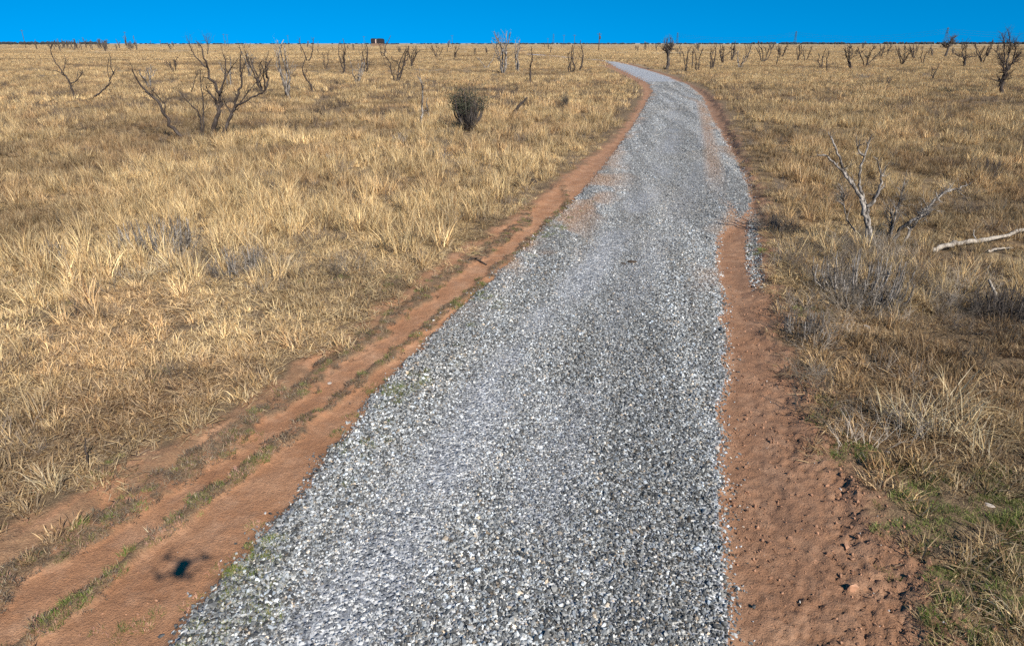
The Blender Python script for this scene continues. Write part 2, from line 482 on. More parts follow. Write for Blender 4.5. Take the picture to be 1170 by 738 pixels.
def build_gravel():
    rng = np.random.default_rng(3)
    XS, YS, SC = [], [], []
    for y0, y1, dens, size in ((3.2, 7, 4300, 0.0255), (7, 11, 3600, 0.027), (11, 17, 2700, 0.0295), (17, 27, 1900, 0.033), (27, 45, 900, 0.042), (45, 80, 300, 0.058)):
        yy = np.linspace(y0, y1, 20)
        x0 = GL(yy).min() - 0.4; x1 = GR(yy).max() + 0.5
        X, Y = scatter_xy(rng, y0, y1, x0, x1, dens)
        XS.append(X); YS.append(Y); SC.append(size * rng.lognormal(0, 0.28, len(X)))
    X = np.concatenate(XS); Y = np.concatenate(YS); S = np.concatenate(SC)
    g, d = zones(X, Y)
    tg = (1 - sstep(0.05, 0.3, np.abs(X - TONGUE(Y)))) * sstep(12.0, 13.5, Y) * sstep(20, 17, Y)
    bare = sstep(1.6, 0.3, X - GL(Y)) * sstep(10.5, 14, Y) * sstep(26, 20, Y) * sstep(0.4, 0.6, fbm(X * 1.1, Y * .7, 97, 4))
    rl = (1 - sstep(0.1, 0.45, np.abs(X - REDLINE(Y)))) * sstep(18, 24, Y) * sstep(60, 50, Y)
    f = 1.25 * np.minimum((1 - sstep(0.1, 0.7, np.abs(X - FINES1(Y)))) + (1 - sstep(0.1, 0.6, np.abs(X - FINES2(Y)))) * 0.6, 1) * sstep(0.3, 0.6, fbm(X * 0.9, Y * 0.5, 103, 3))
    prob = sstep(-0.20, 0.26, g) * 1.0
    stray = 0.03 * sstep(-0.35, -0.05, g)
    side = (1 - sstep(0.05, 0.2, np.abs(X - TONGUE(Y) - 0.55))) * sstep(11, 12.5, Y) * sstep(18, 16, Y)
    prob = np.maximum(np.maximum(prob, stray), side * 0.7) * (1 - 0.85 * tg) * (1 - 0.8 * bare) * (1 - 0.5 * rl) * (1 - 0.25 * f)
    dirtm = np.clip(bare + .6 * rl + .7 * sstep(9, 13, Y) * (1 - sstep(0.05, 0.7, g)) * sstep(0.5, 0.66, fbm(X * .8, Y * .5, 95, 4)), 0, 1)
    keep = rng.random(len(X)) < prob
    dirtm = dirtm[keep]
    X, Y, S, g, f = X[keep], Y[keep], S[keep], g[keep], f[keep]
    print('stones', len(X))
    S = S * (1 - 0.35 * f) * (0.85 + 0.3 * fbm(X * 1.2, Y * 1.2, 101, 3))
    Z = height(X, Y) + S * rng.uniform(-0.02, 0.30, len(X))
    n = len(X)
    tilt = 0.55
    rot = np.stack([rng.normal(0, tilt, n), rng.normal(0, tilt, n), rng.uniform(0, 6.283, n)], 1)
    tint = stone_tint(rng, n)
    tint = tint * (1 - 0.35 * f[:, None]) + 0.35 * f[:, None] * (0.5 * tint + np.array([0.15, 0.156, 0.175]))
    calm = sstep(7, 22, Y)[:, None] * .38
    tint = tint * (1 - calm) + np.array([.265, .268, .275]) * calm
    lane = fbm(X * 2.2 - Y * 0.25, Y * 0.16, 109, 4)[:, None]
    tint = tint * (0.78 + 0.36 * sstep(0.3, 0.72, lane))
    tint = tint * (1 - .6 * dirtm[:, None]) + np.array([.36, .235, .15]) * .6 * dirtm[:, None]
    warm = sstep(0.5, 0.75, fbm(X * 0.7, Y * 0.35, 107, 3))[:, None] * .8
    tint = tint * (1 - 0.25 * warm) + tint * np.array([1.1, 0.95, 0.78]) * 0.25 * warm
    gn_scatter('gravel', np.stack([X, Y, Z], 1), rot, np.repeat(S[:, None], 3, 1), rng.integers(0, 24, n), tint,
               [stone_mesh(100 + k) for k in range(24)], label='crushed grey and white stones covering the road', category='gravel')
build_gravel()

# dirt clods and crumbs on the shoulders
def build_crumbs():
    rng = np.random.default_rng(8)
    XS, YS, SC = [], [], []
    for y0, y1, dens in ((3.2, 8, 900), (8, 16, 300), (16, 30, 60)):
        X, Y = scatter_xy(rng, y0, y1, -0.7 * y1, 0.62 * y1, dens)
        XS.append(X); YS.append(Y)
    X = np.concatenate(XS); Y = np.concatenate(YS)
    g, d = zones(X, Y)
    right = X > GR(Y)
    prob = sstep(-0.9, 0.1, d) * (g < -0.02) * np.where(right, 0.25 + 0.75 * sstep(0.4, 0.6, fbm(X * 1.5, Y * 1.5, 111, 3)), 0.09)
    keep = rng.random(len(X)) < prob
    X, Y = X[keep], Y[keep]
    n = len(X)
    S = 0.0085 * rng.lognormal(0, 0.6, n) * np.where(X > GL(Y), 1.35, 0.75)
    Z = height(X, Y) + S * 0.1
    rot = rng.uniform(0, 6.283, (n, 3))
    base = np.array([0.34, 0.18, 0.105])
    tint = base * rng.uniform(0.5, 1.25, (n, 1))
    pale = rng.random(n) < 0.015
    tint[pale] = rng.uniform(0.4, 0.7, (pale.sum(), 1)) * np.array([1, .95, .88])
    print('crumbs', n)
    gn_scatter('dirt_crumbs', np.stack([X, Y, Z], 1), rot, np.repeat(S[:, None], 3, 1), rng.integers(0, 12, n), tint,
               [stone_mesh(200 + k) for k in range(12)], label='loose red dirt crumbs and small stones on the shoulders', category='dirt')
build_crumbs()

# ------------------------------------------------------------------ grass
def mat_blade(name, transl=0.25):
    s = Nodes(name)
    bc = s.attr('bcol').outputs['Color']
    tint = s.attr('tint', True).outputs['Color']
    col = s.mix(1.0, bc, tint, 'MULTIPLY')
    d = s.n('ShaderNodeBsdfDiffuse', {'Color': col, 'Roughness': 0.6})
    t = s.n('ShaderNodeBsdfTranslucent', {'Color': col})
    m = s.n('ShaderNodeMixShader', {0: transl})
    s.t.links.new(d.outputs[0], m.inputs[1]); s.t.links.new(t.outputs[0], m.inputs[2])
    s.t.links.new(m.outputs[0], s.out.inputs[0])
    return s.m
M_BLADE = mat_blade('grass_blade')

STRAW = np.array([[.60, .475, .29], [.50, .38, .22], [.76, .65, .44], [.40, .29, .18], [.66, .56, .39], [.26, .18, .11], [.52, .45, .34], [.20, .14, .09]])  # pale and dark ends stretched, putting highlights and shade into the blade colour
GREYS = np.array([[.31, .26, .205], [.20, .155, .12], [.43, .37, .30], [.14, .10, .075], [.36, .29, .21]])  # darkened tones paint in the shade deep between blades
GREEN = np.array([[.15, .21, .045], [.21, .26, .065], [.10, .15, .035], [.17, .22, .06], [.34, .33, .14], [.42, .36, .18]])

def blades(rng, n, rad, hlo, hhi, lean, width, pal, curl=0.6, flat=0.0, segs=3, clump=0):
    """n curved tapering blades rooted in a disc of radius rad"""
    if clump:
        cc = rng.uniform(-1, 1, (clump, 2)) * rad
        k = rng.integers(0, clump, n)
        root = cc[k] + rng.normal(0, rad * 0.13, (n, 2))
        out = root - cc[k]
    else:
        a = rng.uniform(0, 6.283, n); r = rad * np.sqrt(rng.random(n))
        root = np.stack([r * np.cos(a), r * np.sin(a)], 1); out = root.copy()
    outn = out / (np.linalg.norm(out, axis=1)[:, None] + 1e-6)
    ja = rng.uniform(0, 6.283, n)
    dirn = outn * 0.7 + np.stack([np.cos(ja), np.sin(ja)], 1) * 0.9
    dirn /= np.linalg.norm(dirn, axis=1)[:, None]
    L = rng.uniform(hlo, hhi, n)
    th0 = np.abs(rng.normal(lean, lean * 0.5, n)) + flat * rng.uniform(0.5, 1.0, n) * 1.2
    th0 = np.clip(th0, 0, 1.52)
    cu = np.abs(rng.normal(curl, curl * 0.6, n))
    wd = width * rng.uniform(0.6, 1.4, n)
    pts = []; p = np.zeros((n, 3)); p[:, :2] = root; p[:, 2] = -0.02 + flat * rng.uniform(0, 0.05, n)
    pts.append(p.copy())
    for k in range(segs):
        th = np.clip(th0 + cu * (k / segs) ** 1.3, 0, 1.9 if not flat else 1.62)
        st = np.stack([dirn[:, 0] * np.sin(th), dirn[:, 1] * np.sin(th), np.cos(th)], 1) * (L / segs)[:, None]
        p = p + st; p[:, 2] = np.maximum(p[:, 2], 0.004)
        pts.append(p.copy())
    sa = rng.uniform(0, 6.283, n)
    side = np.stack([np.cos(sa), np.sin(sa), np.zeros(n)], 1)
    perp = np.stack([-dirn[:, 1], dirn[:, 0], np.zeros(n)], 1)
    side = side * 0.6 + perp; side /= np.linalg.norm(side, axis=1)[:, None]
    V = []
    for k in range(segs):
        wk = (wd * (1 - 0.75 * (k / segs) ** 1.5) * 0.5)[:, None]
        V.append(pts[k] - side * wk); V.append(pts[k] + side * wk)
    V.append(pts[-1])
    m = 2 * segs + 1
    VV = np.stack(V, 1).reshape(-1, 3)
    base = np.arange(n)[:, None] * m
    q = []
    for k in range(segs - 1):
        q.append(np.concatenate([base + 2 * k, base + 2 * k + 1, base + 2 * k + 3, base + 2 * k + 2], 1))
    q = np.concatenate(q) if q else np.zeros((0, 4), int)
    t = np.concatenate([base + 2 * segs - 2, base + 2 * segs - 1, base + 2 * segs], 1)
    c = pal[rng.integers(0, len(pal), n)] * rng.uniform(0.75, 1.2, (n, 1))
    C = np.repeat(c[:, None, :], m, 1).reshape(-1, 3)
    return VV, q, t, C

def tuft(name, parts, mat):
    Vs, Qs, Ts, Cs = [], [], [], []
    o = 0
    for V, q, t, c in parts:
        Vs.append(V); Qs.append(q + o); Ts.append(t + o); Cs.append(c); o += len(V)
    return mesh_np(name, np.concatenate(Vs), [np.concatenate(Qs), np.concatenate(Ts)], [mat], {'bcol': np.clip(np.concatenate(Cs), 0, .9)})

rg = np.random.default_rng(17)
SRC_TALL = [tuft('tall', [blades(rg, 62, 0.11, .26, .66, .34, .0115, STRAW, .6), blades(rg, 34, 0.2, .14, .34, .6, .011, GREYS, .8)], M_BLADE) for _ in range(10)]
SRC_ARCH = [tuft('arch', [blades(rg, 95, 0.15, .3, .72, .6, .0105, STRAW, 1.1), blades(rg, 50, 0.22, .12, .34, .7, .010, GREYS, .8)], M_BLADE) for _ in range(6)]
SRC_SHORT = [tuft('short', [blades(rg, 60, 0.13, .07, .24, .6, .0105, STRAW, .8), blades(rg, 34, 0.2, .06, .18, .9, .010, GREYS, .5)], M_BLADE) for _ in range(10)]
SRC_MAT = [tuft('mat', [blades(rg, 110, 0.34, .09, .27, 1.15, .0085, STRAW, .35, .6), blades(rg, 90, 0.36, .07, .24, 1.1, .008, GREYS, .4, .6)], M_BLADE) for _ in range(10)]
SRC_GREEN = [tuft('green', [blades(rg, 110, 0.13, .03, .11, .6, .006, GREEN, .7)], M_BLADE) for _ in range(5)]
SRC_LOW = [tuft('low', [blades(rg, 40, 0.16, .03, .13, 1.0, .010, GREYS, .5, .3), blades(rg, 14, 0.15, .05, .17, .6, .009, STRAW, .7)], M_BLADE) for _ in range(6)]
SRC_PATCH = [tuft('patch', [blades(rg, 130, 1.0, .24, .62, .32, .032, STRAW, .5, clump=7), blades(rg, 60, 1.0, .1, .34, .6, .024, GREYS, .6)], M_BLADE) for _ in range(8)]
SRC_WIDE = [tuft('wide', [blades(rg, 200, 3.0, .25, .62, .30, .07, STRAW, .5, clump=16), blades(rg, 60, 3.0, .1, .36, .6, .07, GREYS, .6)], M_BLADE) for _ in range(6)]

def scat(bands, rng, dens_fn, xk=0.80, xc=3.5):
    XS, YS = [], []
    for y0, y1, dens in bands:
        n = int((y1 - y0) * 2 * (xk * y1 + xc) * dens)
        Y = rng.uniform(y0, y1, n); X = rng.uniform(-1, 1, n) * (xk * y1 + xc)
        k = np.abs(X) < xk * Y + xc
        XS.append(X[k]); YS.append(Y[k])
    X = np.concatenate(XS); Y = np.concatenate(YS)
    k = rng.random(len(X)) < dens_fn(X, Y)
    return X[k], Y[k]

def fieldtint(X, Y, rng, jitter=0.27):
    g = gold(X, Y)[:, None]
    c = (1 - g) * np.array([0.66, 0.585, 0.50]) + g * np.array([1.20, 1.10, 0.90])
    wr = (sstep(0.4, 1.2, X - DR(Y)) * sstep(19, 13, Y) * (0.35 + 0.65 * sstep(.62, .4, fbm(X / 1.4, Y / 1.4, 137, 3))))[:, None]
    c = c * (1 + .10 * (X < 0)[:, None] * sstep(16, 9, Y)[:, None] * np.array([.9, 1., 1.2])) * (1 - wr * 0.05 * np.array([1.4, 1.0, 0.3]))
    pk = sstep(.5, .7, fbm(X / 2.1 + 40, Y / 2.1, 139, 3))[:, None]
    c = c * (1 - pk * np.array([.06, .12, .13]))
    far = sstep(50, 250, np.hypot(X, Y))[:, None]
    c = c * (1 - far * 0.0)
    return c * rng.uniform(1 - jitter, 1 + jitter, (len(X), 1))

def put(name, X, Y, rng, S, src, label, tint, cat='grass', sz=None, tiltamt=0.12):
    n = len(X)
    Z = height(X, Y)
    rot = np.stack([rng.normal(0, tiltamt, n), rng.normal(0, tiltamt, n), rng.uniform(0, 6.283, n)], 1)
    scl = np.repeat(S[:, None], 3, 1)
    if sz is not None:
        scl[:, 2] *= sz
    print(name, n)
    return gn_scatter(name, np.stack([X, Y, Z], 1), rot, scl, rng.integers(0, len(src), n), tint, src, label=label, category=cat)

def tallness(X, Y):
    """0 matted short grass near the left-hand front ... 1 tall bunch grass"""
    left = .05 + .95 * sstep(9.5, 15, Y + 0.35 * (-X - 6) * (X < 0) + 5 * (fbm(X / 2.2, Y / 2.2, 131, 3) - 0.5))
    right = sstep(6.5, 12, Y + 4 * (fbm(X / 2, Y / 2, 133, 3) - 0.5))
    return np.where(X < 0, left, right)

CLEAR = [(*gnd(px, py)[:2], r) for px, py, r in ((236, 160, 1.7), (210, 164, 1.0), (91, 117, 1.3), (534, 153, 1.1), (1142, 111, 1.2), (1002, 290, .5), (329, 115, .9), (301, 110, 1.0), (475, 150, .6), (584, 138, .7), (575, 88, 1.5), (763, 84, 1.3), (1075, 288, .6), (1120, 282, .6), (1160, 274, .6), (1135, 356, .4))]
def outside(X, Y, a=0.0, b=0.7):
    g, d = zones(X, Y)
    k = sstep(a, b, -d)
    for cx, cy, r in CLEAR:
        k = k * (1 - .72 * sstep(r * 1.2, r * .6, np.hypot(X - cx, (Y - cy + r * .7) * .7)))
    return k

def build_grass():
    rng = np.random.default_rng(29)
    # tall bunch grass
    def f1(X, Y):
        c = fbm(X / 1.1, Y / 1.1, 141, 3)
        return outside(X, Y, 0.35, 1.5) * tallness(X, Y) * (0.16 + 0.84 * sstep(0.44, 0.56, c))
    X, Y = scat([(4, 12, 9), (12, 24, 8), (24, 45, 5.5)], rng, f1)
    put('tall_grass', X, Y, rng, rng.uniform(0.6, 1.2, len(X)) * (0.75 + 0.35 * gold(X, Y)) * (1 - .2 * (X > 0) * (Y < 20)), SRC_TALL, 'dry golden bunch grass standing over the near field', fieldtint(X, Y, rng))
    def f2(X, Y):
        return outside(X, Y, 0.3, 0.9) * (0.15 + 0.85 * tallness(X, Y))
    X, Y = scat([(5, 12, .7), (12, 30, .8)], rng, f2)
    EX = [(1075,505,1.15),(1045,495,1.0),(1100,500,1.0),(1020,480,.9),(1085,470,1.0),(1120,525,.8),(1165,715,.6),(60,560,.6),(185,300,1.0),(200,310,.9),(165,318,.9),(150,290,.9)]
    EX = [(gnd(a, b)[0], gnd(a, b)[1], c) for a, b, c in EX]
    X = np.concatenate([X, [e[0] for e in EX]]); Y = np.concatenate([Y, [e[1] for e in EX]])
    put('arching_grass', X, Y, rng, np.concatenate([rng.uniform(0.5, 0.9, len(X) - len(EX)), [e[2] for e in EX]]), SRC_ARCH, 'arching pale straw tufts bent over among the grass', np.concatenate([fieldtint(X, Y, rng)[:len(X) - len(EX)] * 1.03, np.tile([[1.15, 1.12, 1.02]], (len(EX), 1))]))
    # short grass
    def f3(X, Y):
        c = fbm(X / 0.8, Y / 0.8, 151, 3)
        s1, s2 = strips(X, Y)
        band = .30 * sstep(14, 9, Y) * sstep(.1, -.1, X - S2(Y)) * (X > DL(Y) - .3) * sstep(.40, .55, fbm(X * 1.6, Y * 1.6, 153, 3)) * (Y < 22)
        gp = gnd(1135, 630); gz = 1 - .65 * sstep(1.5, .7, np.hypot(X - gp[0], Y - gp[1]))
        return np.maximum(band, gz * outside(X, Y, -0.05, 0.8) * (0.5 + 0.5 * sstep(0.35, 0.6, c)), np.maximum(s2 * 0.30, s1 * 0.06))
    X, Y = scat([(3.4, 9, 26), (9, 18, 18), (18, 32, 10)], rng, f3)
    put('short_grass', X, Y, rng, rng.uniform(0.55, 1.15, len(X)) * (1 - .45 * (strips(X, Y)[0] + strips(X, Y)[1] > .3) * (X > DL(Y) + .2)), SRC_SHORT, 'short dry straw coloured turf in the near field', fieldtint(X, Y, rng))
    # matted straw
    def f4(X, Y):
        s1, s2 = strips(X, Y)
        c = fbm(X / 1.3, Y / 1.3, 155, 3)
        gp = gnd(1135, 630); gz = 1 - .8 * sstep(1.5, .7, np.hypot(X - gp[0], Y - gp[1]))
        rightbare = gz * np.where(X > 0, 0.5 + 0.5 * sstep(0.38, 0.55, c), 1)
        return np.maximum(outside(X, Y, 0.0, 0.5) * rightbare, 0.0)
    X, Y = scat([(3.2, 9, 17), (9, 18, 13), (18, 40, 5)], rng, f4)
    put('straw_litter', X, Y, rng, rng.uniform(0.7, 1.1, len(X)), SRC_MAT, 'flattened dead straw matted on the soil', fieldtint(X, Y, rng, 0.2) * 0.97, sz=rng.uniform(0.5, 1.0, len(X)))
    # green
    def f5(X, Y):
        s1, s2 = strips(X, Y)
        g, d = zones(X, Y)
        gledge = (1 - sstep(0.15, 0.55, np.abs(X - GL(Y) - 0.2))) * sstep(20, 15, Y) * sstep(0.45, 0.58, fbm(X * 1.9, Y * 1.3, 161, 3)) * 1.0
        cor = sstep(5.0, 4.0, np.hypot((X - 4.6) / 0.55, (Y - 4.4) / 0.55) / 0.55)
        p1 = gnd(1135, 620); p2 = gnd(990, 520); p3 = gnd(25, 330); p4 = gnd(900, 425)
        patch = 0
        for p, r in ((gnd(140, 712), .3), (p1, 1.0), (p2, 0.45), (p3, 1.4), (gnd(1160, 570), .7), (gnd(1050, 545), .5), (gnd(1120, 690), .8), (gnd(1160, 650), .8), (gnd(1080, 600), .5), (gnd(885, 285), .7)):
            patch = np.maximum(patch, 1 - sstep(0.3 * r, r, np.hypot(X - p[0], Y - p[1])))
        patch = patch * sstep(0.22, 0.42, fbm(X * 1.5, Y * 1.5, 163, 3)) * (X > GR(Y) + .6) + patch * (X < 0) * np.where(Y < 6, 1.0, 0.5)
        gen = outside(X, Y, 0.0, 0.3) * sstep(0.60, 0.72, fbm(X / 1.7, Y / 1.7, 165, 3)) * 0.4
        return np.clip(np.maximum(np.maximum(s1 * 1.0, s2 * 0.5), np.maximum(gledge, np.maximum(patch, gen))), 0, 1)
    X, Y = scat([(3.2, 12, 70), (12, 20, 24)], rng, f5)
    put('green_weeds', X, Y, rng, rng.uniform(0.3, 0.75, len(X)) * np.where(X > GR(Y) + .5, 1.35, 1.0), SRC_GREEN, 'low green weeds along the ruts and in the near verge', np.where((rng.random(len(X)) < .6 * (X < GL(Y)))[:, None], np.array([[1.5, 1.0, 1.6]]), 1.0) * rng.uniform(0.55, 1.1, (len(X), 1)))
    # low dark growth and litter that makes the ridges between the ruts
    def f7(X, Y):
        s1, s2 = strips(X, Y)
        g, d = zones(X, Y)
        return np.maximum(s1, s2) * (d > -.1) * (.45 + .55 * sstep(.4, .55, fbm(X * 4, Y * 4, 167, 2)))
    X, Y = scat([(3.2, 9, 210), (9, 15, 150), (15, 24, 90)], rng, f7)
    tn = np.where((rng.random(len(X)) < .5)[:, None], np.array([[.42, .40, .42]]), np.array([[.75, .72, .70]])) * rng.uniform(.6, 1.2, (len(X), 1))
    put('rut_litter', X, Y, rng, rng.uniform(.25, .55, len(X)), SRC_LOW, 'dark dead litter on the ridges between the wheel ruts', tn, cat='litter')
    # middle distance and far field
    def f6(X, Y):
        c = 0.5 * fbm(X / 5, Y / 5, 171, 3) + 0.5 * fbm(X / 1.6, Y / 2.2, 173, 2)
        return outside(X, Y, 0.4, 1.8) * (0.32 + 0.68 * sstep(0.42, 0.56, c))
    X, Y = scat([(24, 45, .5), (45, 90, 1.5), (90, 160, .9)], rng, f6, xk=0.78, xc=4)
    put('field_grass', X, Y, rng, rng.uniform(0.45, 0.85, len(X)) * (0.7 + 0.4 * gold(X, Y)), SRC_PATCH, 'dry golden grass of the middle distance', fieldtint(X, Y, rng))
    X, Y = scat([(140, 300, .16), (300, 600, .05), (600, 1300, .012)], rng, f6, xk=0.78, xc=4)
    put('distant_grass', X, Y, rng, rng.uniform(0.8, 1.3, len(X)) * (0.8 + 0.3 * gold(X, Y)), SRC_WIDE, 'tan grassland reaching to the horizon', fieldtint(X, Y, rng), sz=rng.uniform(0.4, 0.7, len(X)), tiltamt=0.01)
build_grass()

#@@OBJECTS@@
# ------------------------------------------------------------------ wood
def mat_bark(name, dark, pale, mixlo, mixhi):
    s = Nodes(name)
    co = s.n('ShaderNodeTexCoord').outputs['Object']
    st = s.n('ShaderNodeMapping', {'Vector': co, 'Scale': (1, 1, 0.35)}).outputs[0]
    n = s.noise(st, 8.0, 6, 0.75); n2 = s.noise(st, 45, 3, 0.6)
    col = s.mix(s.ramp(n, [(mixlo, 0.0), (mixhi, 1.0)]), dark, pale)
    col = s.mix(s.ramp(n2, [(0.35, 0.6), (0.6, 0.0)]), col, tuple(c * 0.45 for c in dark))
    s.bsdf(col, 0.9, s.bump(n2, 0.01, 0.7), 0.15)
    return s.m
M_BARK = mat_bark('dark_bark', (0.055, 0.042, 0.036), (0.20, 0.165, 0.14), 0.48, 0.75)
M_GREYBARK = mat_bark('grey_bark', (0.085, 0.07, 0.058), (0.46, 0.41, 0.36), 0.44, 0.58)
M_PALEWOOD = mat_bark('bleached_wood', (0.17, 0.14, 0.115), (0.50, 0.44, 0.37), 0.38, 0.55)
M_TWIG = mat_bark('twig_bark', (0.075, 0.06, 0.052), (0.17, 0.145, 0.125), 0.4, 0.65)

class Tubes:
    def __init__(s):
        s.V = []; s.Q = []; s.T = []; s.n = 0
    def add(s, pts, rad, sides=6):
        P = np.array(pts, float); K = len(P)
        if K < 2:
            return
        rad = np.array(rad, float)
        T = np.gradient(P, axis=0); T /= np.linalg.norm(T, axis=1)[:, None] + 1e-9
        ref = np.array([0.31, 0.95, 0.07])
        A = np.cross(T, ref); A /= np.linalg.norm(A, axis=1)[:, None] + 1e-9
        B = np.cross(T, A)
        ang = np.arange(sides) * 2 * math.pi / sides
        ring = P[:, None, :] + rad[:, None, None] * (np.cos(ang)[None, :, None] * A[:, None, :] + np.sin(ang)[None, :, None] * B[:, None, :])
        s.V.append(ring.reshape(-1, 3))
        i = np.arange(K - 1)[:, None] * sides + np.arange(sides)[None, :]
        j = np.arange(K - 1)[:, None] * sides + (np.arange(sides)[None, :] + 1) % sides
        s.Q.append(np.stack([i, j, j + sides, i + sides], -1).reshape(-1, 4) + s.n)
        s.V.append(P[[0, -1]] + np.array([-T[0], T[-1]]) * rad[[0, -1]][:, None] * 0.5)
        c0, c1 = s.n + K * sides, s.n + K * sides + 1
        k = np.arange(sides); k2 = (k + 1) % sides
        s.T.append(np.stack([k2 + s.n, k + s.n, np.full(sides, c0)], 1))
        s.T.append(np.stack([k + s.n + (K - 1) * sides, k2 + s.n + (K - 1) * sides, np.full(sides, c1)], 1))
        s.n += K * sides + 2
    def build(s, name, mat, parent=None, origin=None, **props):
        V = np.concatenate(s.V)
        if origin is not None:
            V = V - np.asarray(origin)
        me = mesh_np(name, V, [np.concatenate(s.Q), np.concatenate(s.T)], [mat], smooth=True)
        return link(name, me, parent, **props)

def unit(v):
    return v / (np.linalg.norm(v) + 1e-9)

def refine(pts, rads, rng, wob=0.5, step=4):
    """knobbly catmull-rom through the given joints"""
    P = np.array(pts, float); n = len(P)
    out = []; rr = []
    for k in range(n - 1):
        p0 = P[max(k - 1, 0)]; p1 = P[k]; p2 = P[k + 1]; p3 = P[min(k + 2, n - 1)]
        L = np.linalg.norm(p2 - p1)
        for t in np.linspace(0, 1, step, endpoint=False):
            q = 0.5 * ((2 * p1) + (-p0 + p2) * t + (2 * p0 - 5 * p1 + 4 * p2 - p3) * t * t + (-p0 + 3 * p1 - 3 * p2 + p3) * t ** 3)
            r = rads[k] * (1 - t) + rads[k + 1] * t
            out.append(q + (rng.normal(0, 1, 3) * min(r * wob, L * 0.05) if (k or t) else 0))
            rr.append(r * rng.uniform(0.88, 1.15))
    out.append(P[-1]); rr.append(rads[-1])
    return np.array(out), np.array(rr)

def twig(tb, p, d, L, r, depth, rng, up=0.25, kids=3, sides=4):
    n = 4 if depth else 3
    pts = [p]; rs = [r]
    q = p.copy(); dd = unit(d)
    for k in range(n):
        dd = unit(dd + rng.normal(0, 0.28, 3) + np.array([0, 0, up * 0.35]))
        q = q + dd * L / n
        pts.append(q.copy()); rs.append(r * (1 - 0.8 * (k + 1) / n))
    tb.add(pts, rs, sides)
    if depth > 0:
        for _ in range(kids):
            k = rng.integers(1, n)
            dv = unit(unit(pts[k + 1] - pts[k]) * 0.7 + rng.normal(0, 0.55, 3) + np.array([0, 0, up]))
            twig(tb, pts[k].copy(), dv, L * rng.uniform(0.4, 0.75), rs[k] * 0.6, depth - 1, rng, up, kids, 3 if depth == 1 else 4)

def zp(x0, y0, sc):
    return lambda pts: [(x0 + a / sc, y0 + b / sc) for a, b in pts]

def hero(base, limbs, name, label, cat, mat, seed, twigs=6, twl=0.5, depthspread=0.25, tkids=3, tdepth=2, **props):
    """limbs: (part name, list of pixel joints, start radius m, end radius m, depth lean)"""
    rng = np.random.default_rng(seed)
    b = gnd(*base); b[2] = height(b[0:1], b[1:2])[0]
    Y = b[1]
    e = empty(name, tuple(b), label=label, category=cat, **props)
    for part, pts, r0, r1, lean in limbs:
        tb = Tubes()
        P = []
        n = len(pts)
        for k, (px, py) in enumerate(pts):
            off = lean * (k / (n - 1)) * depthspread * 4 + rng.normal(0, 0.04)
            P.append(at(px, py, Y + off) if k else at(px, py, Y + off * 0))
        P = np.array(P)
        if part in ('trunk', 'stem'):
            P[0, 2] = min(P[0, 2], b[2]) - 0.06
        rr = np.linspace(r0, r1, n)
        Q, RR = refine(P, rr, rng)
        tb.add(Q, RR, 7)
        for _ in range(twigs):
            k = int(rng.uniform(0.35, 1.0) * (len(Q) - 2))
            t = unit(Q[k + 1] - Q[k])
            d = unit(t * 0.7 + rng.normal(0, 0.6, 3) + np.array([0, 0, 0.35]))
            twig(tb, Q[k], d, twl * rng.uniform(0.4, 1.1), max(RR[k] * 0.45, 0.008), tdepth, rng, kids=tkids)
        twig(tb, Q[-1], unit(Q[-1] - Q[-2]), twl * 0.6, RR[-1], 1, rng)
        tb.build(part, mat, e, origin=b)
    return e

z = zp(140, 35, 5.466)
hero((236, 158), [
    ('stem', z([(430,700),(320,615),(270,530),(215,440),(160,390),(90,310),(60,240)]), .085, .022, -.2),
    ('branch', z([(262,520),(265,470),(235,430),(205,395)]), .035, .015, .1),
    ('stem', z([(560,650),(575,590),(600,520),(612,440),(585,350),(545,290),(520,200),(495,110)]), .105, .025, .3),
    ('branch', z([(522,230),(470,180),(435,130),(420,90)]), .035, .012, .5),
    ('branch', z([(606,400),(640,300),(668,250),(712,190)]), .045, .015, .1),
    ('branch', z([(640,300),(642,200),(625,140)]), .035, .012, .3),
    ('branch', z([(592,500),(570,420),(535,380)]), .055, .03, -.2),
    ('branch', z([(530,150),(535,100),(522,50)]), .02, .01, .4),
    ('stem', z([(600,710),(650,590),(700,490),(715,410),(740,330),(735,220),(740,130)]), .085, .02, 0),
    ('branch', z([(700,480),(760,448),(855,395),(880,385)]), .05, .02, -.3),
    ('branch', z([(735,450),(790,380),(850,300)]), .03, .012, .3),
    ('branch', z([(738,290),(755,230),(772,200)]), .025, .012, 0),
    ('branch', z([(690,530),(650,470),(625,420)]), .035, .015, .2),
    ('stem', z([(490,700),(495,600),(480,520),(430,470),(360,390)]), .05, .015, -.2),
    ('stem', z([(500,700),(505,560),(503,450),(488,330),(485,260)]), .045, .012, .3),
    ('branch', z([(430,385),(450,320),(470,250)]), .02, .01, .3)],
    'dead_tree', 'big dark many stemmed leafless tree, the widest on the left', 'tree', M_BARK, 1, twigs=9, twl=0.7, tdepth=2, tkids=2)
z = zp(40, 40, 8.68)
hero((91, 115), [
    ('stem', z([(415,655),(380,580),(345,480),(300,410),(260,350),(200,270),(155,160),(160,110)]), .085, .02, .1),
    ('branch', z([(285,355),(300,280),(295,210)]), .04, .015, .3),
    ('branch', z([(300,410),(240,370),(190,355),(130,350)]), .04, .015, -.2),
    ('branch', z([(360,480),(410,460),(460,390),(472,350)]), .05, .018, -.1),
    ('branch', z([(412,455),(420,400),(430,345)]), .03, .012, .2),
    ('stem', z([(440,665),(560,630),(640,580),(730,500),(745,440),(800,340)]), .085, .025, 0),
    ('branch', z([(742,450),(720,350),(735,220)]), .03, .015, .2)],
    'dead_tree', 'leafless grey tree split into a wide low fork, furthest left near tree', 'tree', M_BARK, 2, twigs=5, twl=0.75, tdepth=2, tkids=2)
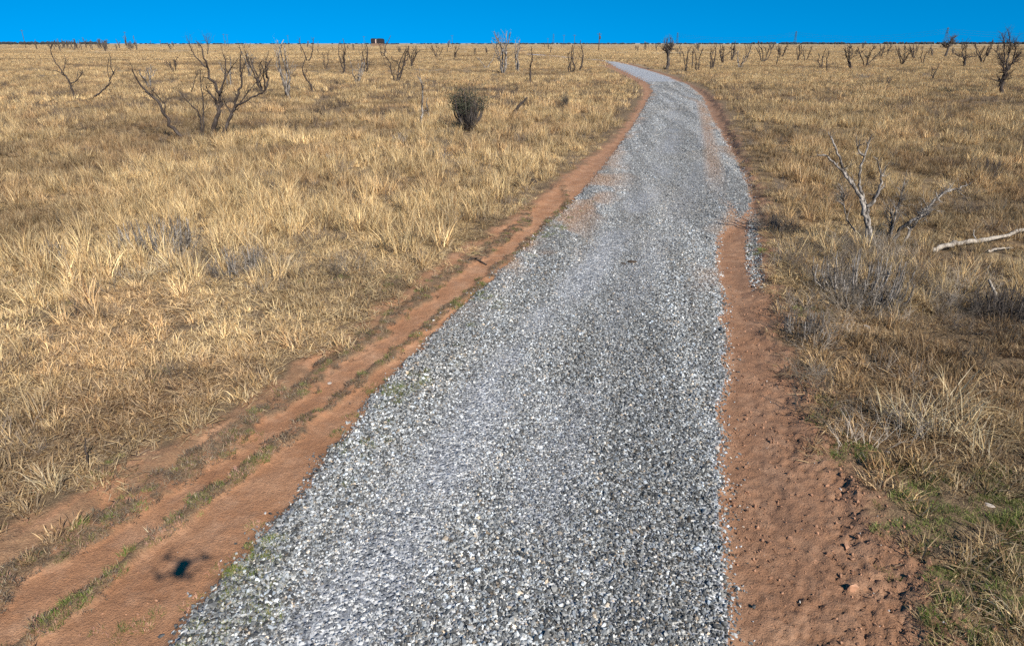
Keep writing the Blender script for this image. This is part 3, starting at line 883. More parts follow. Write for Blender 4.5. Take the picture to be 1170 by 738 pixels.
z = zp(1060, 30, 8.68)
hero((1142, 108), [
    ('trunk', z([(705,700),(735,590),(755,490),(785,440)]), .17, .10, 0),
    ('branch', z([(755,490),(760,400),(720,320),(680,260)]), .09, .03, -.4),
    ('branch', z([(785,440),(840,370),(880,310),(940,300)]), .09, .03, .1),
    ('branch', z([(775,430),(790,320),(815,240),(815,150),(800,80)]), .09, .02, .3),
    ('branch', z([(750,400),(765,280),(755,150),(735,90)]), .06, .02, -.2),
    ('branch', z([(840,370),(870,230),(860,150)]), .06, .02, -.4)],
    'bare_tree', 'dark crooked single trunk tree with dense bare crown at right edge', 'tree', M_BARK, 3, twigs=22, twl=0.95, tdepth=2, tkids=3)
hero((1102, 78), [
    ('trunk', z([(365,430),(370,350),(368,325)]), .20, .14, 0),
    ('branch', z([(368,330),(345,305),(290,295),(245,250)]), .11, .03, 0),
    ('branch', z([(370,335),(400,310),(480,300),(530,260)]), .11, .04, 0),
    ('branch', z([(355,320),(340,260),(368,200),(350,160)]), .09, .03, .3),
    ('branch', z([(372,325),(380,220),(388,160)]), .08, .03, -.3)],
    'bare_tree', 'low spreading dark bare tree second from the right edge', 'tree', M_BARK, 4, twigs=14, twl=1.2, tdepth=2, tkids=2)
z = zp(930, 150, 4.92)
hero((1002, 284), [
    ('stem', z([(345,620),(312,545),(288,480),(266,400),(225,310),(190,250),(150,170),(120,90),(100,45)]), .052, .014, .1),
    ('branch', z([(215,300),(170,240),(110,180),(70,140),(35,138)]), .032, .010, -.2),
    ('stem', z([(310,590),(300,520),(300,440),(272,350),(252,290),(265,200),(285,140),(312,60)]), .045, .012, .25),
    ('branch', z([(285,142),(252,112),(240,70)]), .022, .010, 0),
    ('branch', z([(302,425),(340,390),(365,330),(378,260),(360,180)]), .040, .013, -.1),
    ('branch', z([(376,262),(400,220)]), .018, .009, .1)],
    'dead_tree', 'pale grey dead tree with bare forked limbs right of the road', 'tree', M_GREYBARK, 5, twigs=5, twl=0.3, tdepth=2, tkids=2)
hero((1020, 280), [
    ('stem', z([(430,640),(480,560),(560,500),(640,430),(700,370),(745,340),(800,325),(840,310)]), .045, .016, .1),
    ('stem', z([(480,640),(540,560),(610,475),(650,440)]), .032, .010, 0),
    ('stem', z([(430,610),(460,470),(490,370),(512,260)]), .024, .007, .3),
    ('stem', z([(400,620),(440,520),(425,440)]), .024, .007, .1),
    ('stem', z([(340,610),(200,520),(165,400),(150,340)]), .018, .006, -.2)],
    'dead_shrub', 'twiggy dead shrub leaning right beside the pale grey dead tree', 'shrub', M_GREYBARK, 6, twigs=20, twl=0.42, tdepth=2, tkids=3)

# ------------------------------------------------------------------ trees grown from a few numbers
def bare_tree(px, py, hpx, style, label, seed, mat=M_BARK, name='dead_tree', group=None, cat='tree', split=True, wpx=None):
    rng = np.random.default_rng(seed)
    b = gnd(px, py); b[2] = height(b[0:1], b[1:2])[0]
    dist = b[1] * CP - (0 - CAMH) * SP
    H = hpx / F * dist
    W = (wpx or hpx * 0.7) / F * dist
    pxm = dist / F                                         # metres in one pixel here
    rmin = min(0.012 + pxm * 0.19, 0.09)
    parts = []
    trunk = Tubes()
    def limb(p, target, r0, r1, nt, tw):
        tb = Tubes()
        mid = (p + target) / 2 + rng.normal(0, 0.05, 3) * np.linalg.norm(target - p)
        q1 = p * 0.75 + mid * 0.25 + rng.normal(0, 0.02, 3) * H
        Q, RR = refine([p, (p + mid) / 2 + rng.normal(0, .03, 3) * H, mid, (mid + target) / 2 + rng.normal(0, .04, 3) * H, target], np.linspace(r0, r1, 5), rng, step=3)
        tb.add(Q, RR, 6)
        for _ in range(nt):
            k = int(rng.uniform(0.3, 1) * (len(Q) - 2))
            d = unit(unit(Q[k + 1] - Q[k]) * 0.6 + rng.normal(0, .6, 3) + np.array([0, 0, .4]))
            twig(tb, Q[k], d, tw * rng.uniform(.5, 1.1), max(RR[k] * .5, rmin), 1 if style != 'ball' else 2, rng, kids=2 if style != 'ball' else 4) if hpx < 30 or style == 'ball' else twig(tb, Q[k], d, tw * rng.uniform(.6, 1.3), max(RR[k] * .5, rmin), 2, rng, kids=2)
        return tb
    if style == 'ball':
        top = np.array([rng.normal(0, .05) * H, 0, H * 0.45])
        Q, RR = refine([np.array([-0.05 * H, 0, -.05]), np.array([0.0, 0, H * .2]), top], [max(.05 * H, .05), .045 * H, .035 * H], rng)
        trunk.add(Q, RR, 7)
        for k in range(9):
            a = k * 2.4; el = rng.uniform(0.15, 1.3)
            t = top + np.array([math.cos(a) * math.cos(el) * W * .42, math.sin(a) * math.cos(el) * W * .42, math.sin(el) * H * .45])
            parts.append(limb(top * rng.uniform(.8, 1), t, .025 * H, rmin, 7, H * .24))
    else:
        ns = {'multi': 4, 'upright': 3, 'snag': 1, 'fork': 2}[style]
        for k in range(ns):
            a = rng.uniform(0, 6.283) if style == 'multi' else (math.pi * k + rng.normal(0, .4))
            sp = {'multi': .5, 'upright': .16, 'snag': .12, 'fork': .4}[style] * rng.uniform(.6, 1.1)
            t = np.array([math.cos(a) * W * sp, math.sin(a) * W * sp * .8, H * rng.uniform(.72, 1.0) if k else H])
            b0 = np.array([math.cos(a) * .1, math.sin(a) * .1, -.06])
            r0 = max(.026 * H, rmin * 1.7)
            if k == 0:
                tb = limb(b0, t, r0 * 1.2, rmin, {'multi': 5, 'upright': 4, 'snag': 4, 'fork': 5}[style], H * .28)
                trunk.V += tb.V; trunk.Q += tb.Q; trunk.T += tb.T; trunk.n = tb.n
            else:
                parts.append(limb(b0, t, r0, rmin, 4, H * .26))
            if style == 'multi' and rng.random() < .6:
                f = t * .5 + np.array([rng.normal(0, .1) * H, 0, 0])
                parts.append(limb(t * .45, f + np.array([rng.normal(0, .2) * W, rng.normal(0, .15) * W, H * .35]), r0 * .6, rmin, 3, H * .2))
    kw = dict(label=label, category=cat)
    if group: kw['group'] = group
    if split:
        e = empty(name, tuple(b), **kw)
        trunk.build('trunk', mat, e)
        for t in parts:
            t.build('branch', mat, e)
        return e
    for t in parts:
        trunk.Q += [q + trunk.n for q in t.Q]; trunk.T += [q + trunk.n for q in t.T]; trunk.V += t.V; trunk.n += t.n
    o = trunk.build(name, mat, None, **kw)
    o.location = tuple(b)
    return o

TREES = [
 (301,107,47,'multi','small dark forked bare tree just right of the widest tree',46),
 (329,113,62,'upright','tall narrow pale bare tree with crooked top left of the road',26),
 (354,108,40,'snag','thin lone grey pole of a dead tree behind the shrubs',10),
 (172,102,26,'multi','pale grey dead twigs standing between the two left trees',22),
 (262,98,32,'fork','thin pale forked tree close behind the widest tree',18),
 (285,90,30,'multi','pale twiggy dead tree between the widest and small forked trees',22),
 (200,84,17,'multi','low dead tree far behind the left arm of the widest tree',18),
 (373,80,20,'fork','small dead fork between the V shaped tree and upright clump',12),
 (130,88,22,'snag','thin upright dead stem behind the wide low fork',8),
 (318,84,24,'snag','single thin stem behind the tall narrow pale tree',8),
 (352,72,26,'fork','small V shaped dead tree in open grass at left',22),
 (392,86,38,'upright','dark upright clump of dead stems under the distant barn',22),
 (418,84,36,'upright','pair of straight dark stems beside the upright clump',14),
 (409,96,34,'multi','low pale grey spread of dead twigs between two upright clumps',24),
 (453,94,40,'multi','spreading dark bare tree with fanned limbs right of the barn',40),
 (438,66,26,'fork','small dark forked tree directly below the distant barn',24),
 (470,78,26,'multi','hazy grey twiggy dead tree behind the fanned tree',22),
 (478,147,58,'snag','pale broken snag with a crooked top left of the dense shrub',24),
 (489,138,24,'snag','short dark dead post beside the pale broken snag',6),
 (575,84,45,'multi','pale trunked dead tree rising above the horizon left of the road',36),
 (556,78,14,'fork','low arching dead limb left of the pale trunked tree',30),
 (591,82,34,'upright','dead upright stems just right of the pale trunked tree',16),
 (605,94,38,'snag','thin leaning grey snag in front of the upright stems',14),
 (661,82,33,'snag','dark leaning dead trunk beside the far bend of the road',10),
 (652,84,30,'upright','thin dead stems left of the dark leaning trunk',12),
 (500,66,15,'multi','low dead tree in the far grass right of the barn',18),
 (519,67,15,'multi','another low dead tree nearer the road in the far grass',16),
 (783,82,32,'fork','forked dead tree first right of the round topped tree',14),
 (790,80,28,'snag','lone straight stem close to the forked dead tree',6),
 (797,82,30,'fork','wavy forked dead tree right of the far bend',14),
 (813,80,32,'upright','dark dead stems with a thick foot right of the bend',20),
 (826,74,26,'multi','cluster of grey dead limbs in the middle of the right row',22),
 (836,70,26,'upright','tall thin dead stems behind the grey cluster',14),
 (845,80,24,'multi','low pale dead tree in the right row nearest the road',20),
 (853,68,22,'fork','small V shaped dead tree at centre of the right row',16),
 (872,72,28,'multi','wide dead tree with a long low branch in the right row',30),
 (886,76,24,'snag','single leaning stem right of the wide dead tree',10),
 (893,66,20,'multi','small hazy dead tree at the end of the right row',16),
 (911,70,24,'upright','thin dead stems under the tall steel tower',14),
 (920,70,20,'fork','forked dead sapling just right of the thin stems',12),
 (936,80,28,'fork','curved dark stems of a dead tree in open grass',14),
 (943,82,26,'snag','dark straight snag beside the curved dark stems',8),
 (973,80,34,'multi','dense dark bare tree with thick trunk in the right field',28),
 (988,78,28,'multi','broad twiggy bare tree touching the dense dark one',36),
 (1006,66,18,'upright','small dead stems behind the broad twiggy tree',16),
 (1031,76,28,'multi','ragged dead tree left of the dark low bush',26),
 (1044,68,20,'multi','grey spread of dead limbs in the far right field',30),
 (1054,74,24,'fork','dead forked tree right of the grey spread of limbs',16),
 (1065,92,22,'fork','small open dead sapling in front of the right trees',14),
 (1122,74,28,'multi','grey twiggy tree filling the gap beside the low spreading tree',30),
 (1128,66,24,'upright','dead stems standing behind the grey twiggy tree',12),
]
for k, (px, py, h, st, lab, wpx) in enumerate(TREES):
    if px > 778: h *= .82
    elif 400 < px < 550 and py < 100: h *= .88
    mat = M_GREYBARK if ('pale' in lab) else M_BARK
    bare_tree(px, py, h, st, lab, 300 + k, mat, wpx=wpx, split=(h >= 16))
bare_tree(763, 80, 38, 'ball', 'lone tree with a round dense dark crown right of the bend', 401, M_TWIG, 'bare_tree', wpx=22)
bare_tree(1081, 66, 27, 'ball', 'round twiggy dark tree on the skyline at the right', 402, M_TWIG, 'bare_tree', wpx=22)

# the far band of snags: small in the picture, each its own object
rng = np.random.default_rng(77)
SN = []
for k in range(8):
    o = bare_tree(585, 60, 11, ['multi', 'upright', 'fork', 'snag'][k % 4], 'x', 500 + k, M_TWIG, split=False, wpx=9)
    SN.append(o)
first = set()
BANDS = [((20, 170), (53, 59), 42, 'small snag in the dense dark band at the far left skyline', 'snags of the far left band', (5, 11)),
         ((170, 420), (53, 62), 22, 'tiny bare snag far behind the widest tree and the barn side', 'snags far behind the left trees', (4, 8)),
         ((440, 660), (54, 64), 16, 'tiny bare snag in the far grass between barn and road', 'snags between barn and road', (4, 8)),
         ((700, 900), (54, 66), 24, 'tiny bare snag in the far grass right of the bend', 'snags beyond the bend', (4, 9)),
         ((900, 1168), (53, 66), 28, 'tiny bare snag in the far right field below the skyline', 'snags of the far right field', (4, 9))]
for (x0, x1), (y0, y1), n, lab, grp, (h0, h1) in BANDS:
    for k in range(n):
        px = rng.uniform(x0, x1); py = rng.uniform(y0, y1)
        if (x0 == 20): px = rng.choice([45, 75, 85, 120, 150]) + rng.normal(0, 10)
        b = gnd(px, py); b[2] = height(b[0:1], b[1:2])[0]
        src = int(rng.integers(0, 8))
        o = SN[src]
        if src in first:
            o = o.copy(); COL.objects.link(o)
        first.add(src)
        s0 = (CAMH / math.tan(PITCH)) and gnd(585, 60)[1]
        o.location = tuple(b)
        sc = b[1] / s0 * rng.uniform(h0, h1) / 11
        o.scale = (sc * rng.uniform(.8, 1.3), sc, sc)
        o.rotation_euler = (0, 0, rng.uniform(0, 6.28))
        o['label'] = lab; o['group'] = grp; o['category'] = 'tree'
for k, o in enumerate(SN):
    if k not in first:
        bpy.data.objects.remove(o)

# ------------------------------------------------------------------ shrubs
s = Nodes('dull_leaf'); s.bsdf((.060, .064, .040), .8, None, .2); M_LEAF = s.m
def shrub(px, py, hpx, wpx, label, seed, mat, stems=16, tw=5, up=0.5, name='shrub', dense=2, leaves=0):
    rng = np.random.default_rng(seed)
    b = gnd(px, py); b[2] = height(b[0:1], b[1:2])[0]
    dist = b[1] * CP + CAMH * SP
    H = hpx / F * dist; W = wpx / F * dist
    rm = 0.004 + dist / F * 0.10
    e = empty(name, tuple(b), label=label, category='shrub')
    st = Tubes(); tg = Tubes()
    for k in range(stems):
        a = rng.uniform(0, 6.283); rr = rng.uniform(.1, 1) ** .7
        t = np.array([math.cos(a) * W * .5 * rr, math.sin(a) * W * .5 * rr, H * rng.uniform(.55, 1.0) * (1.05 - .35 * rr)])
        bs = .30 if name == 'dead_shrub' else .06
        p0 = np.array([math.cos(a) * W * bs * rr, math.sin(a) * W * bs * rr, -.04])
        md = (p0 + t) * .5 + np.array([t[0] * .12, t[1] * .12, -t[2] * .06]) + rng.normal(0, .03, 3) * H
        Q, RR = refine([p0, md, t], [max(.02 * H, rm), max(.014 * H, rm), rm * .7], rng, step=4)
        st.add(Q, RR, 5)
        for _ in range(tw):
            i = int(rng.uniform(.15, 1) * (len(Q) - 2))
            d = unit(unit(Q[i + 1] - Q[i]) * .5 + rng.normal(0, .6, 3) + np.array([0, 0, up]))
            twig(tg, Q[i], d, H * rng.uniform(.15, .36), rm * .8, dense, rng, kids=3)
    st.build('stem', mat, e)
    tg.build('twigs', mat, e)
    if leaves:
        n = leaves
        tv = np.concatenate(tg.V); tv = tv[tv[:, 2] > H * (.30 + .25 * np.hypot(tv[:, 0], tv[:, 1]) / W)]; tv = tv[fbm(tv[:, 0] / W * 5, tv[:, 1] / W * 3 + tv[:, 2] / H * 5, seed, 2) > .40]
        c = tv[rng.integers(0, len(tv), n)] + rng.normal(0, .012 * H, (n, 3))
        a = rng.normal(size=(n, 3)); a /= np.linalg.norm(a, axis=1)[:, None]
        b2 = np.cross(a, rng.normal(size=(n, 3))); b2 /= np.linalg.norm(b2, axis=1)[:, None]
        sz = (H * .017 * rng.uniform(.5, 1.4, n))[:, None]
        Vq = np.stack([c - a * sz, c - b2 * sz * .45, c + a * sz, c + b2 * sz * .45], 1).reshape(-1, 3)
        link('leaves', mesh_np('leaves', Vq, np.arange(4 * n).reshape(-1, 4), [M_LEAF]), e)
    return e
shrub(534, 150, 55, 44, 'dense dark bushy shrub standing alone left of the road', 601, M_TWIG, stems=34, tw=11, name='shrub', leaves=3200)
shrub(510, 157, 11, 20, 'low black shrub at the foot of the dense dark shrub', 602, M_TWIG, stems=18, tw=8, leaves=900)
shrub(583, 122, 12, 20, 'dark low shrub behind the leaning charred stump', 603, M_TWIG, stems=14, tw=5)
shrub(646, 124, 18, 14, 'small dark upright shrub closest to the road bend', 604, M_TWIG, stems=12, tw=5, leaves=500)
shrub(1010, 98, 12, 30, 'dark low shrub in the right field grass', 605, M_TWIG, stems=18, tw=6)
shrub(985, 92, 10, 26, 'grey low shrub touching the dark low shrub in the right field', 606, M_GREYBARK, stems=16, tw=5)
shrub(183, 290, 52, 100, 'grey dead brush heap in the tall grass of the left field', 607, M_GREYBARK, stems=60, tw=4, name='dead_shrub')
shrub(278, 312, 34, 90, 'small dark grey dead shrub right of the brush heap', 608, M_GREYBARK, stems=40, tw=4, name='dead_shrub')
shrub(62, 300, 34, 30, 'thin grey dead shrub left of the brush heap', 609, M_GREYBARK, stems=12, tw=5, name='dead_shrub')
shrub(985, 340, 56, 125, 'grey twiggy brush in front of the pale grey dead tree', 610, M_GREYBARK, stems=70, tw=4, name='dead_shrub')
shrub(1150, 365, 48, 80, 'dark twiggy brush around the curved stump at right edge', 611, M_TWIG, stems=46, tw=8, name='dead_shrub')
shrub(925, 385, 36, 60, 'grey brush at the edge of the right dirt shoulder', 612, M_GREYBARK, stems=40, tw=4, name='dead_shrub')
shrub(885, 265, 22, 50, 'low dark brush beside the gravel tongue on the right', 613, M_TWIG, stems=24, tw=5, name='dead_shrub')
shrub(1120, 205, 30, 50, 'brown weedy shrub in the right field behind the fallen log', 614, M_TWIG, stems=22, tw=5, name='dead_shrub')
shrub(500, 182, 12, 40, 'flat grey shrub in the grass below the low black shrub', 615, M_GREYBARK, stems=16, tw=5)
shrub(385, 190, 20, 26, 'dull grey shrub in the middle of the left field', 616, M_GREYBARK, stems=14, tw=5)
shrub(310, 222, 20, 44, 'wide dull grey shrub above the small dark grey shrub', 617, M_TWIG, stems=18, tw=5)
shrub(590, 203, 9, 26, 'flat dark shrub near the bend of the left dirt track', 618, M_TWIG, stems=14, tw=4)
shrub(455, 165, 16, 26, 'grey shrub beneath the pale broken snag', 619, M_GREYBARK, stems=14, tw=5)

# low dead weeds and brush nobody could count, darker than the grass
def mat_weed():
    s = Nodes('weed_twig')
    tint = s.attr('tint', True).outputs['Color']
    s.bsdf(tint, .9, None, .1)
    return s.m
M_WEED = mat_weed()
def weed_mesh(seed, n, r0):
    rng = np.random.default_rng(seed); tb = Tubes()
    for k in range(n):
        a = rng.uniform(0, 6.283); q = rng.uniform(0, .22)
        p = np.array([math.cos(a) * q, math.sin(a) * q, -.02])
        twig(tb, p, np.array([math.cos(a) * .7 + rng.normal(0, .3), math.sin(a) * .7 + rng.normal(0, .3), 1]), rng.uniform(.25, .5), r0, 2, rng, kids=3, sides=3)
    return mesh_np('weed', np.concatenate(tb.V), [np.concatenate(tb.Q), np.concatenate(tb.T)], [M_WEED])
def build_weeds():
    rng = np.random.default_rng(55)
    src = [weed_mesh(700 + k, 12, .0050) for k in range(8)]
    src2 = [weed_mesh(720 + k, 12, .009) for k in range(4)]
    def f(X, Y):
        c = fbm(X / 2.4, Y / 2.4, 181, 4)
        near = (X > 0) * sstep(20, 14, Y) * sstep(6, 9, Y)
        leftm = (X < 0) * sstep(8, 13, Y)
        return outside(X, Y, 0.1, .6) * np.clip(sstep(.50, .62, c) + .12 + .55 * near * sstep(.4, .5, c), 0, 1) * np.maximum(.25 + .75 * leftm, (X > 0))
    X, Y = scat([(4.5, 14, 2.8), (14, 34, 2.2)], rng, f)
    tn = np.where(rng.random(len(X))[:, None] < .5, np.array([.20, .165, .135]), np.array([.115, .085, .062])) * rng.uniform(.6, 1.35, (len(X), 1))
    nb = len(X)
    for (px, py, sx, sy, m) in ((1010, 292, .55, .5, 30), (1000, 310, 1.0, 1.0, 46), (960, 340, .7, .8, 24), (930, 385, .35, .6, 10), (915, 430, .3, .5, 8), (1060, 330, 1.2, .8, 22), (1150, 360, .8, .7, 26), (885, 262, .5, .9, 14), (940, 290, .6, .9, 12), (230, 295, 1.2, .8, 34), (300, 310, .8, .6, 18), (950, 470, .3, .5, 8), (560, 195, 1.5, 1.0, 12)):
        g_ = gnd(px, py)
        X = np.concatenate([X, rng.normal(g_[0], sx, m)]); Y = np.concatenate([Y, rng.normal(g_[1], sy, m)])
    k_ = X > DR(Y) - .05; k_ |= X < 0; k_[:nb] = True
    X, Y = X[k_], Y[k_]; ne = len(X) - nb
    tn = np.concatenate([tn, np.where((rng.random(ne) < .45)[:, None], np.array([[.40, .34, .275]]), np.array([[.15, .12, .09]])) * rng.uniform(.6, 1.2, (ne, 1))])
    put('dead_weeds', X, Y, rng, np.concatenate([rng.uniform(.5, 1.1, nb), rng.uniform(.5, 1.25, ne)]), src, 'grey brown dead weeds among the near grass', tn, cat='weeds')
    X, Y = scat([(34, 80, .65), (80, 200, .16)], rng, f)
    tn = np.array([.12, .09, .068]) * rng.uniform(.6, 1.4, (len(X), 1))
    put('far_weeds', X, Y, rng, rng.uniform(.8, 1.7, len(X)), src2, 'dark dead weeds scattered through the far field', tn, cat='weeds')
build_weeds()

# ------------------------------------------------------------------ logs, sticks, stumps, clods
def stick(name, label, cat, pts, r0, r1, mat, seed, forks=(), lift=0.0):
    rng = np.random.default_rng(seed)
    P = []
    for q in pts:
        g = gnd(q[0], q[1]); g[2] = height(g[0:1], g[1:2])[0] + (q[2] if len(q) > 2 else r0 * .6) 
        P.append(g)
    o0 = P[0].copy(); o0[2] -= r0 * .6
    tb = Tubes()
    Q, RR = refine(P, np.linspace(r0, r1, len(P)), rng, step=5)
    tb.add(Q, RR, 8)
    for k, d, L, r in forks:
        i = int(k * (len(Q) - 2))
        tb.add(*refine([Q[i], Q[i] + np.array(d) * L * .5 + rng.normal(0, .02, 3), Q[i] + np.array(d) * L], [r, r * .8, r * .4], rng, step=3), 6)
    o = tb.build(name, mat, None, origin=o0, label=label, category=cat)
    o.location = tuple(o0)
    return o
stick('fallen_log', 'long bleached fallen log lying in the right field grass', 'log', [(1064,290,.10),(1085,287,.14),(1110,282,.12),(1140,278,.14),(1185,268,.2)], .055, .035, M_PALEWOOD, 1,
      forks=[(.6, (.3, .8, .3), .5, .02)])
stick('fallen_branch', 'short bleached branch lying below the fallen log', 'log', [(1128,291,.06),(1142,289,.09),(1156,288,.07)], .028, .012, M_PALEWOOD, 2)
stick('fallen_branch', 'thin pale stick on the soil under the pale grey tree', 'stick', [(1062,338,.06),(1080,342,.08),(1092,345,.05)], .025, .012, M_PALEWOOD, 3)
def upright(name, label, cat, base, pts, r0, r1, mat, seed):
    rng = np.random.default_rng(seed)
    b = gnd(*base); b[2] = height(b[0:1], b[1:2])[0]
    P = np.array([at(px, py, b[1]) for px, py in pts]); P[0, 2] = b[2] - .05
    tb = Tubes(); Q, RR = refine(P, np.linspace(r0, r1, len(P)), rng, step=5); tb.add(Q, RR, 8)
    o = tb.build(name, mat, None, origin=b, label=label, category=cat); o.location = tuple(b)
    return o
upright('dead_stump', 'curved pale dead stump poking from dark brush at right edge', 'stump', (1142, 355), [(1142,356),(1140,345),(1136,333),(1130,320)], .035, .016, M_PALEWOOD, 4)
upright('dead_stump', 'leaning charred stump in the grass right of the dense shrub', 'stump', (584, 136), [(583,136),(588,128),(595,119),(602,112)], .11, .05, M_BARK, 5)
upright('stick', 'short dark upright stick in the short grass near left edge', 'stick', (100, 532), [(100,533),(99,520),(97,508),(98,500)], .012, .006, M_BARK, 6)
stick('stick', 'small dark forked stick lying in the left dirt track', 'stick', [(536,297,.02),(545,296,.03),(556,300,.02)], .022, .012, M_BARK, 7,
      forks=[(.5, (.25, -.5, .3), .16, .014), (.7, (.5, .6, .2), .14, .012)])

def mat_clod(name, a, b):
    s = Nodes(name)
    co = s.n('ShaderNodeTexCoord').outputs['Object']
    n = s.noise(co, 14, 5, .7)
    s.bsdf(s.mix(s.ramp(n, [(.35, 0.0), (.65, 1.0)]), a, b), .95, s.bump(n, .02, 1.0), .1)
    return s.m
M_CLOD = mat_clod('dark_clod', (.035, .028, .022), (.10, .07, .05))
M_ROCK = mat_clod('pale_rock', (.32, .27, .23), (.55, .50, .45))
def clod(name, label, cat, px, py, size, mat, seed, flat=.6):
    rng = np.random.default_rng(seed)
    bm = bmesh.new(); bmesh.ops.create_icosphere(bm, subdivisions=3, radius=1)
    ph = rng.uniform(0, 50)
    for v in bm.verts:
        p = np.array(v.co)
        k = 0.75 + 0.5 * float(fbm(np.array([p[0] * 1.6 + ph + p[2]]), np.array([p[1] * 1.6 - p[2] * 1.3]), seed, 3)[0])
        v.co = Vector((p[0] * k * size[0], p[1] * k * size[1], max(p[2], -.3) * k * size[2]))
    me = bpy.data.meshes.new(name); bm.to_mesh(me); bm.free(); me.materials.append(mat)
    b = gnd(px, py); b[2] = height(b[0:1], b[1:2])[0] + size[2] * .2
    o = link(name, me, None, label=label, category=cat); o.location = tuple(b); o.rotation_euler = (0, 0, rng.uniform(0, 6))
    return o
clod('clod', 'flat black clod on the middle of the gravel road', 'clod', 722, 302, (.09, .05, .035), M_CLOD, 11)
clod('clod', 'smaller black clod left of the flat one on the gravel', 'clod', 712, 304, (.06, .035, .025), M_CLOD, 12)
clod('clod', 'round dark clod on the left dirt track before the bend', 'clod', 609, 210, (.14, .12, .12), M_CLOD, 13)
clod('rock', 'pale rock in the brush below the pale grey dead tree', 'rock', 1012, 322, (.10, .07, .06), M_ROCK, 14)
clod('rock', 'whitish stone in the grass above the right dirt shoulder', 'rock', 990, 374, (.07, .04, .03), M_ROCK, 15)
clod('rock', 'small flat pale stone among green weeds at bottom right', 'rock', 1130, 577, (.05, .03, .018), M_ROCK, 16)
clod('rock', 'grey stone on the right dirt shoulder beside the gravel', 'rock', 819, 512, (.035, .03, .02), M_ROCK, 17)
clod('rock', 'tiny white stone in the green strip of the left track', 'rock', 376, 433, (.03, .025, .015), M_ROCK, 18)

# ------------------------------------------------------------------ skyline: barn, poles, towers, woods
def plain(name, c, rough=.8, metal=0.0):
    s = Nodes(name); s.bsdf(c, rough, None, .3, metal); return s.m
M_STEEL = plain('galvanised_steel', (.06, .085, .12), .7, .0)
M_POLE = plain('treated_pole', (.07, .055, .045))
M_DARKROOF = plain('dark_metal_roof', (.018, .016, .022), .6)
M_BARNWALL = plain('rust_wall', (.20, .13, .09))
M_PALEDOOR = plain('pale_door', (.55, .42, .36))

def prism_mesh(name, prof, y0, y1, mat):
    n = len(prof)
    V = [(x, y0, zz) for x, zz in prof] + [(x, y1, zz) for x, zz in prof]
    bm = bmesh.new(); vs = [bm.verts.new(v) for v in V]
    bm.faces.new(vs[:n]); bm.faces.new(vs[n:][::-1])
    for k in range(n):
        bm.faces.new((vs[k], vs[(k + 1) % n], vs[n + (k + 1) % n], vs[n + k]))
    bmesh.ops.recalc_face_normals(bm, faces=bm.faces)
    me = bpy.data.meshes.new(name); bm.to_mesh(me); bm.free(); me.materials.append(mat)
    return me
def barn():
    Y = 1200.0
    p = at(430.5, 50, Y); zb = float(base_h(np.array([p[0]]), np.array([Y]))[0])
    e = empty('barn', (p[0], Y, zb), label='dark roofed double barn with pale gap alone on the skyline', category='barn')
    top = at(430.5, 44.2, Y)[2] - zb; mid = at(430.5, 49.8, Y)[2] - zb
    mid = min(max(mid, .3 * top), .6 * top)
    m = Y / F
    def arch(x0, x1, a, b):
        w = x1 - x0; h = b - a
        return [(x0, a), (x1, a), (x1, a + h * .72), (x1 - w * .14, b - h * .06), (x1 - w * .4, b), (x0 + w * .3, b), (x0 + w * .08, b - h * .08), (x0, a + h * .7)]
    link('wall', prism_mesh('wall', [(-6 * m, -1.0), (6 * m, -1.0), (6 * m, mid), (-6 * m, mid)], 0, 18, M_BARNWALL), e)
    link('roof', prism_mesh('roof', arch(-6.2 * m, -1.5 * m, mid + .01, top), -.5, 18.5, M_DARKROOF), e, label='narrower dark rounded roof')
    link('roof', prism_mesh('roof', arch(-.3 * m, 6.3 * m, mid + .01, top * .99), -.5, 18.5, M_DARKROOF), e, label='wider dark rounded roof')
    link('gable_panel', prism_mesh('gable_panel', [(-1.49 * m, mid + .01), (-.31 * m, mid + .01), (-.31 * m, top * .86), (-1.49 * m, top * .86)], 0, 17, M_PALEDOOR), e)
barn()

def utility_pole(px, top, Y, label, wide=.16, can=False):
    p = at(px, top, Y); zb = float(base_h(np.array([p[0]]), np.array([Y]))[0]); H = p[2] - zb
    e = empty('utility_pole', (p[0], Y, zb), label=label, category='pole')
    t = Tubes(); t.add([(0, 0, -.5), (0, 0, H * .5), (0, 0, H)], [wide, wide * .9, wide * .75], 8); t.build('post', M_POLE, e)
    t = Tubes(); t.add([(-1.2, 0, H - .7), (0, 0, H - .7), (1.2, 0, H - .7)], [.09, .09, .09], 4); t.build('crossarm', M_POLE, e)
    for x in (-1.0, 1.0):
        t = Tubes(); t.add([(x, 0, H - .6), (x, 0, H - .45), (x, 0, H - .25)], [.05, .09, .04], 6); t.build('insulator', M_STEEL, e)
    if can:
        t = Tubes(); t.add([(.5, 0, H - 3.2), (.5, 0, H - 2.4), (.5, 0, H - 1.6)], [.32, .36, .32], 10); t.build('transformer', M_POLE, e)
    return e
utility_pole(685, 38.0, 420, 'thickest dark utility pole on the skyline above the road end', .28, True)
utility_pole(656.5, 40.0, 600, 'thin utility pole next left of the thickest pole', .18)
utility_pole(644.5, 40.0, 700, 'thin utility pole second left of the thickest pole', .18)
utility_pole(626, 44.0, 900, 'shortest utility pole left of the thin pair', .2)
utility_pole(516.5, 40.5, 700, 'lone thin utility pole between barn and pale trunked tree', .15)
utility_pole(415.5, 41.5, 800, 'thin utility pole just left of the dark barn', .16)
utility_pole(328.5, 40.5, 700, 'thin utility pole above the tall narrow pale tree', .15)
utility_pole(255.0, 39.0, 700, 'left one of two close thin poles above the widest tree', .17)
utility_pole(259.0, 39.5, 700, 'right one of two close thin poles above the widest tree', .15)
utility_pole(142.0, 36.5, 600, 'thin utility pole above the far left snag band', .15)
utility_pole(24.5, 34.5, 600, 'utility pole nearest the left edge of the skyline', .2)

